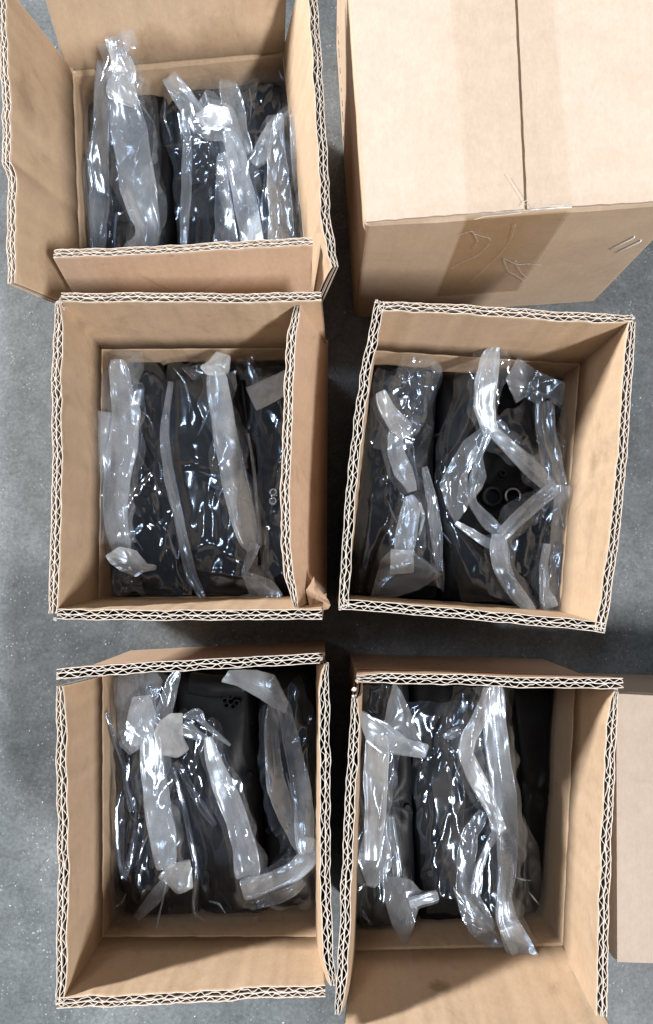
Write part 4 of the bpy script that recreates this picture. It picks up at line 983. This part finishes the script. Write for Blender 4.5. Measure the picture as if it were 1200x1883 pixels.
band(b, [(560, 1620, 14, .098), (520, 1645, 24, .097), (470, 1665, 20, .096)], 126, M_SOFT, h=1.4 * MM)
# loose corrugated pad
P = thing('cardboard_pad', tuple(float(v) for v in at(558, 1700, .05)), 'small dark offcut of board wedged beside the bags, bottom left carton', 'cardboard pad')
P['_o'] = [float(v) for v in P.location]
pa = clamp_in(BOX5, np.array([at(524, 1700, .0072), at(588, 1700, .0072)]))
tp = np.array([at(524, 1722, .066), at(556, 1720, .066), at(588, 1719, .066)])
pa[0, :2] = tp[0, :2] + [0, .004]; pa[1, :2] = tp[2, :2] + [0, .004]
board(pa[0], pa[1], tp, (pa[0][0], pa[0][1] + 1, 0), P, name='pad', seed=77, t0=4.5 * MM, rough=1.5)
# ---- carton bottom right
machine_part(BOX6, [(660, 1240), (752, 1240), (755, 1400), (765, 1715), (655, 1720), (655, 1450)], .078, 'black cast part in the left bag of the bottom right carton', 22)
machine_part(BOX6, [(760, 1240), (945, 1240), (965, 1450), (975, 1700), (775, 1715), (762, 1450)], .070, 'broad black cast part in the middle of the bottom right carton', 23)
machine_part(BOX6, [(940, 1240), (1085, 1235), (1085, 1450), (1080, 1730), (965, 1725), (955, 1450)], .066, 'added black body standing in for deep shadow beside the right wall, bottom right carton', 24, plain=True)  # black body added to fill the shadowed right side of the carton
b = bag(BOX6, 700, 1480, 'milky bag with a pointed sail shaped corner, left of the bottom right carton')
film(b, BOX6, [(658, 1262), (655, 1350), (650, 1450), (646, 1560), (645, 1650), (665, 1725)], [(735, 1256), (745, 1320), (728, 1400), (726, 1500), (740, 1600), (752, 1710)], .070, .093, 131, (.15, .08))
fan(b, [(724, 1252, .112), (738, 1272, .112), (755, 1310, .112), (772, 1355, .111), (786, 1390, .110), (776, 1396, .109), (745, 1368, .109), (705, 1340, .108), (712, 1290, .110)], 132, M_SOFT, pleat=5, amp=1.0 * MM)
fan(b, [(661, 1303, .108), (685, 1318, .108), (712, 1330, .109), (748, 1358, .109), (789, 1369, .108), (780, 1393, .107), (740, 1388, .107), (700, 1386, .106), (672, 1360, .106), (662, 1328, .107)], 133, M_BAND, pleat=6, amp=1.0 * MM)
band(b, [(693, 1350, 40, .106), (692, 1400, 42, .105), (690, 1450, 42, .104), (690, 1490, 36, .103), (686, 1540, 30, .103), (684, 1580, 34, .102)], 134, M_CAP, h=2 * MM, crease=.7)
band(b, [(690, 1500, 30, .100), (690, 1560, 52, .100), (688, 1590, 60, .100), (682, 1628, 16, .102)], 135, M_BAND, h=2 * MM)
band(b, [(716, 1500, 16, .097), (724, 1560, 20, .097), (730, 1610, 16, .097)], 138, M_SOFT, h=2 * MM)
fan(b, [(700, 1610, .102), (730, 1612, .103), (758, 1620, .103), (776, 1642, .103), (806, 1644, .104), (804, 1658, .103), (770, 1670, .101), (758, 1705, .097), (745, 1742, .093), (722, 1705, .096), (705, 1650, .100)], 136, M_SOFT, centre=(745, 1650, .105), pleat=11, amp=1.4 * MM)
band(b, [(752, 1660, 20, .105), (775, 1654, 16, .105), (792, 1650, 18, .105), (806, 1648, 14, .105)], 137, M_BAND, h=2 * MM, crease=.4)
band(b, [(664, 1330, 6, .106), (690, 1370, 7, .106), (718, 1384, 7, .104), (722, 1430, 8, .100), (712, 1448, 6, .098)], 139, M_FILM, h=1.8 * MM)
b = bag(BOX6, 905, 1480, 'bag with two long crossing folds and a square end, bottom right carton')
film(b, BOX6, [(838, 1262), (808, 1350), (800, 1450), (815, 1550), (835, 1640), (865, 1720)], [(934, 1262), (940, 1380), (945, 1480), (982, 1550), (996, 1650), (965, 1730)], .066, .090, 141, (.12, .07))
film(b, BOX6, [(748, 1290), (760, 1400), (770, 1500), (780, 1600), (790, 1680)], [(850, 1290), (845, 1400), (850, 1500), (852, 1600), (860, 1680)], .068, .078, 140, (.06, .05))
band(b, [(896, 1266, 18, .112), (892, 1285, 14, .112), (882, 1318, 22, .111), (862, 1355, 26, .110), (856, 1385, 26, .108), (872, 1425, 30, .106), (892, 1462, 28, .105), (908, 1495, 20, .105), (914, 1530, 22, .105)], 142, M_CAP, h=2 * MM, crease=.7)
band(b, [(905, 1262, 40, .103), (908, 1330, 42, .102), (916, 1400, 40, .101), (928, 1470, 38, .101), (934, 1540, 36, .101), (934, 1600, 32, .101), (926, 1650, 26, .102), (930, 1690, 36, .103), (950, 1735, 46, .104), (966, 1765, 48, .104)], 143, M_BAND, h=1.9 * MM, crease=.5)
fan(b, [(914, 1480, .108), (932, 1524, .108), (918, 1532, .108), (905, 1528, .108)], 144, M_BAND, pleat=3)
band(b, [(914, 1528, 12, .106), (896, 1560, 12, .104), (880, 1600, 16, .102), (872, 1640, 22, .101)], 145, M_SOFT, h=1.8 * MM)
band(b, [(890, 1495, 18, .099), (866, 1530, 26, .099), (856, 1580, 30, .099), (856, 1630, 34, .099), (868, 1670, 44, .100), (892, 1715, 48, .100)], 146, M_SOFT, h=2 * MM)
fan(b, [(832, 1630, .100), (858, 1650, .101), (880, 1672, .101), (912, 1715, .101), (930, 1740, .098), (905, 1748, .097), (872, 1722, .099), (850, 1690, .100)], 147, M_SOFT, pleat=10, amp=1.3 * MM)
band(b, [(846, 1340, 14, .103), (826, 1352, 18, .102), (815, 1355, 8, .102)], 148, M_SOFT, h=1.8 * MM)
fan(b, [(915, 1705, .107), (955, 1695, .107), (988, 1752, .106), (950, 1774, .106)], 149, M_BAND, pleat=2, amp=.4 * MM)

M_GLINT = film_mat('film_glint_streak', .05, .10, (.80, .88, 1.0), 3.2, .15, .5, 60, .03)  # gloss raised well above the bag film for deliberate bright streaks
def pleats(bag_, lst, box):
    for k, pts in enumerate(lst):
        n = len(pts); P = [(x, y, 4.2 if 0 < j < n - 1 else 1.2, .0965) for j, (x, y) in enumerate(pts)]
        band(bag_, P, 900 + k * 7 + len(pts), M_GLINT, h=1.1 * MM, name='pleat', crease=.3, box=box)  # thin ridge added along a chosen line to show as a glint
PL = {
 'clear glossy bag on the left of': (BOX4, [[(712, 920), (722, 945), (732, 968)], [(758, 815), (762, 850), (770, 900)]]),
 'bag with two knotted tails': (BOX4, [[(808, 890), (830, 850), (858, 805)], [(812, 895), (824, 935), (838, 962)], [(838, 962), (862, 985), (895, 998)], [(812, 978), (822, 990), (830, 1000)]]),
 'dim bag with a long fold': (BOX4, [[(996, 1010), (1000, 1050), (1012, 1040)], [(1040, 1000), (1034, 1040), (1036, 1075)], [(1026, 920), (1032, 950), (1036, 975)]]),
 'clear bag with one straight': (BOX3, [[(366, 867), (385, 874), (410, 876)], [(372, 886), (400, 898), (424, 910)], [(364, 802), (378, 770), (384, 752), (398, 790)], [(318, 676), (338, 700), (350, 740), (348, 760)], [(335, 678), (350, 692)]]),
 'milky crumpled bag': (BOX3, [[(256, 755), (272, 765), (283, 790)], [(292, 850), (297, 870), (296, 886)], [(308, 975), (318, 1010), (326, 1030), (332, 1000)], [(250, 990), (262, 1012)], [(200, 920), (186, 960), (172, 990)]]),
 'clear bag with a star shaped': (BOX5, [[(197, 1312), (212, 1370), (230, 1418)], [(230, 1420), (236, 1455), (246, 1488)], [(224, 1456), (214, 1490), (216, 1560), (222, 1600), (234, 1618)], [(246, 1545), (240, 1590), (234, 1612)], [(276, 1525), (260, 1560), (256, 1580)],
    [(206, 1670), (224, 1660), (232, 1642)], [(222, 1702), (232, 1688)]]),
 'clear bag with a frosted knot': (BOX5, [[(342, 1438), (365, 1470), (392, 1508)], [(346, 1520), (358, 1565), (364, 1612)], [(354, 1642), (356, 1665), (360, 1684)], [(386, 1342), (405, 1358), (420, 1366)], [(384, 1656), (402, 1662), (415, 1678)], [(404, 1390), (422, 1430)]]),
 'bag with a hooked C': (BOX5, [[(512, 1360), (516, 1385)], [(500, 1370), (504, 1400), (505, 1435)], [(526, 1420), (535, 1460), (546, 1490)], [(524, 1510), (530, 1522)]]),
 'milky bag with a pointed sail': (BOX6, [[(655, 1640), (672, 1625), (684, 1628)], [(655, 1330), (672, 1352), (690, 1375)], [(724, 1400), (722, 1425), (714, 1440)], [(724, 1570), (728, 1595)], [(676, 1305), (684, 1310)]]),
 'bag with two long crossing': (BOX6, [[(816, 1352), (832, 1348), (846, 1340)], [(844, 1404), (836, 1430), (832, 1444), (842, 1446)], [(972, 1640), (982, 1652), (990, 1662)], [(898, 1580), (900, 1620), (900, 1660)], [(948, 1612), (960, 1618), (975, 1618)]]),
 'clear bag with a tall': (BOX1, [[(162, 280), (154, 310), (160, 360), (170, 440), (172, 470)], [(166, 275), (170, 310), (176, 350)], [(212, 470), (210, 430), (214, 395), (228, 390)], [(252, 185), (268, 205), (282, 225)]]),
 'clear bag with two spread': (BOX1, [[(303, 180), (302, 220), (312, 245), (316, 262)], [(330, 235), (334, 260), (338, 280)], [(512, 130), (518, 145), (528, 148)], [(458, 160), (462, 190), (460, 220)], [(486, 330), (480, 380), (484, 420)], [(536, 165), (538, 190)]]),
}
for o_ in list(bpy.data.objects):
    for key, (bx_, lst_) in PL.items():
        if str(o_.get('label', '')).startswith(key): pleats(o_, lst_, bx_)
for o in bpy.data.objects:
    if '_o' in o.keys(): del o['_o']
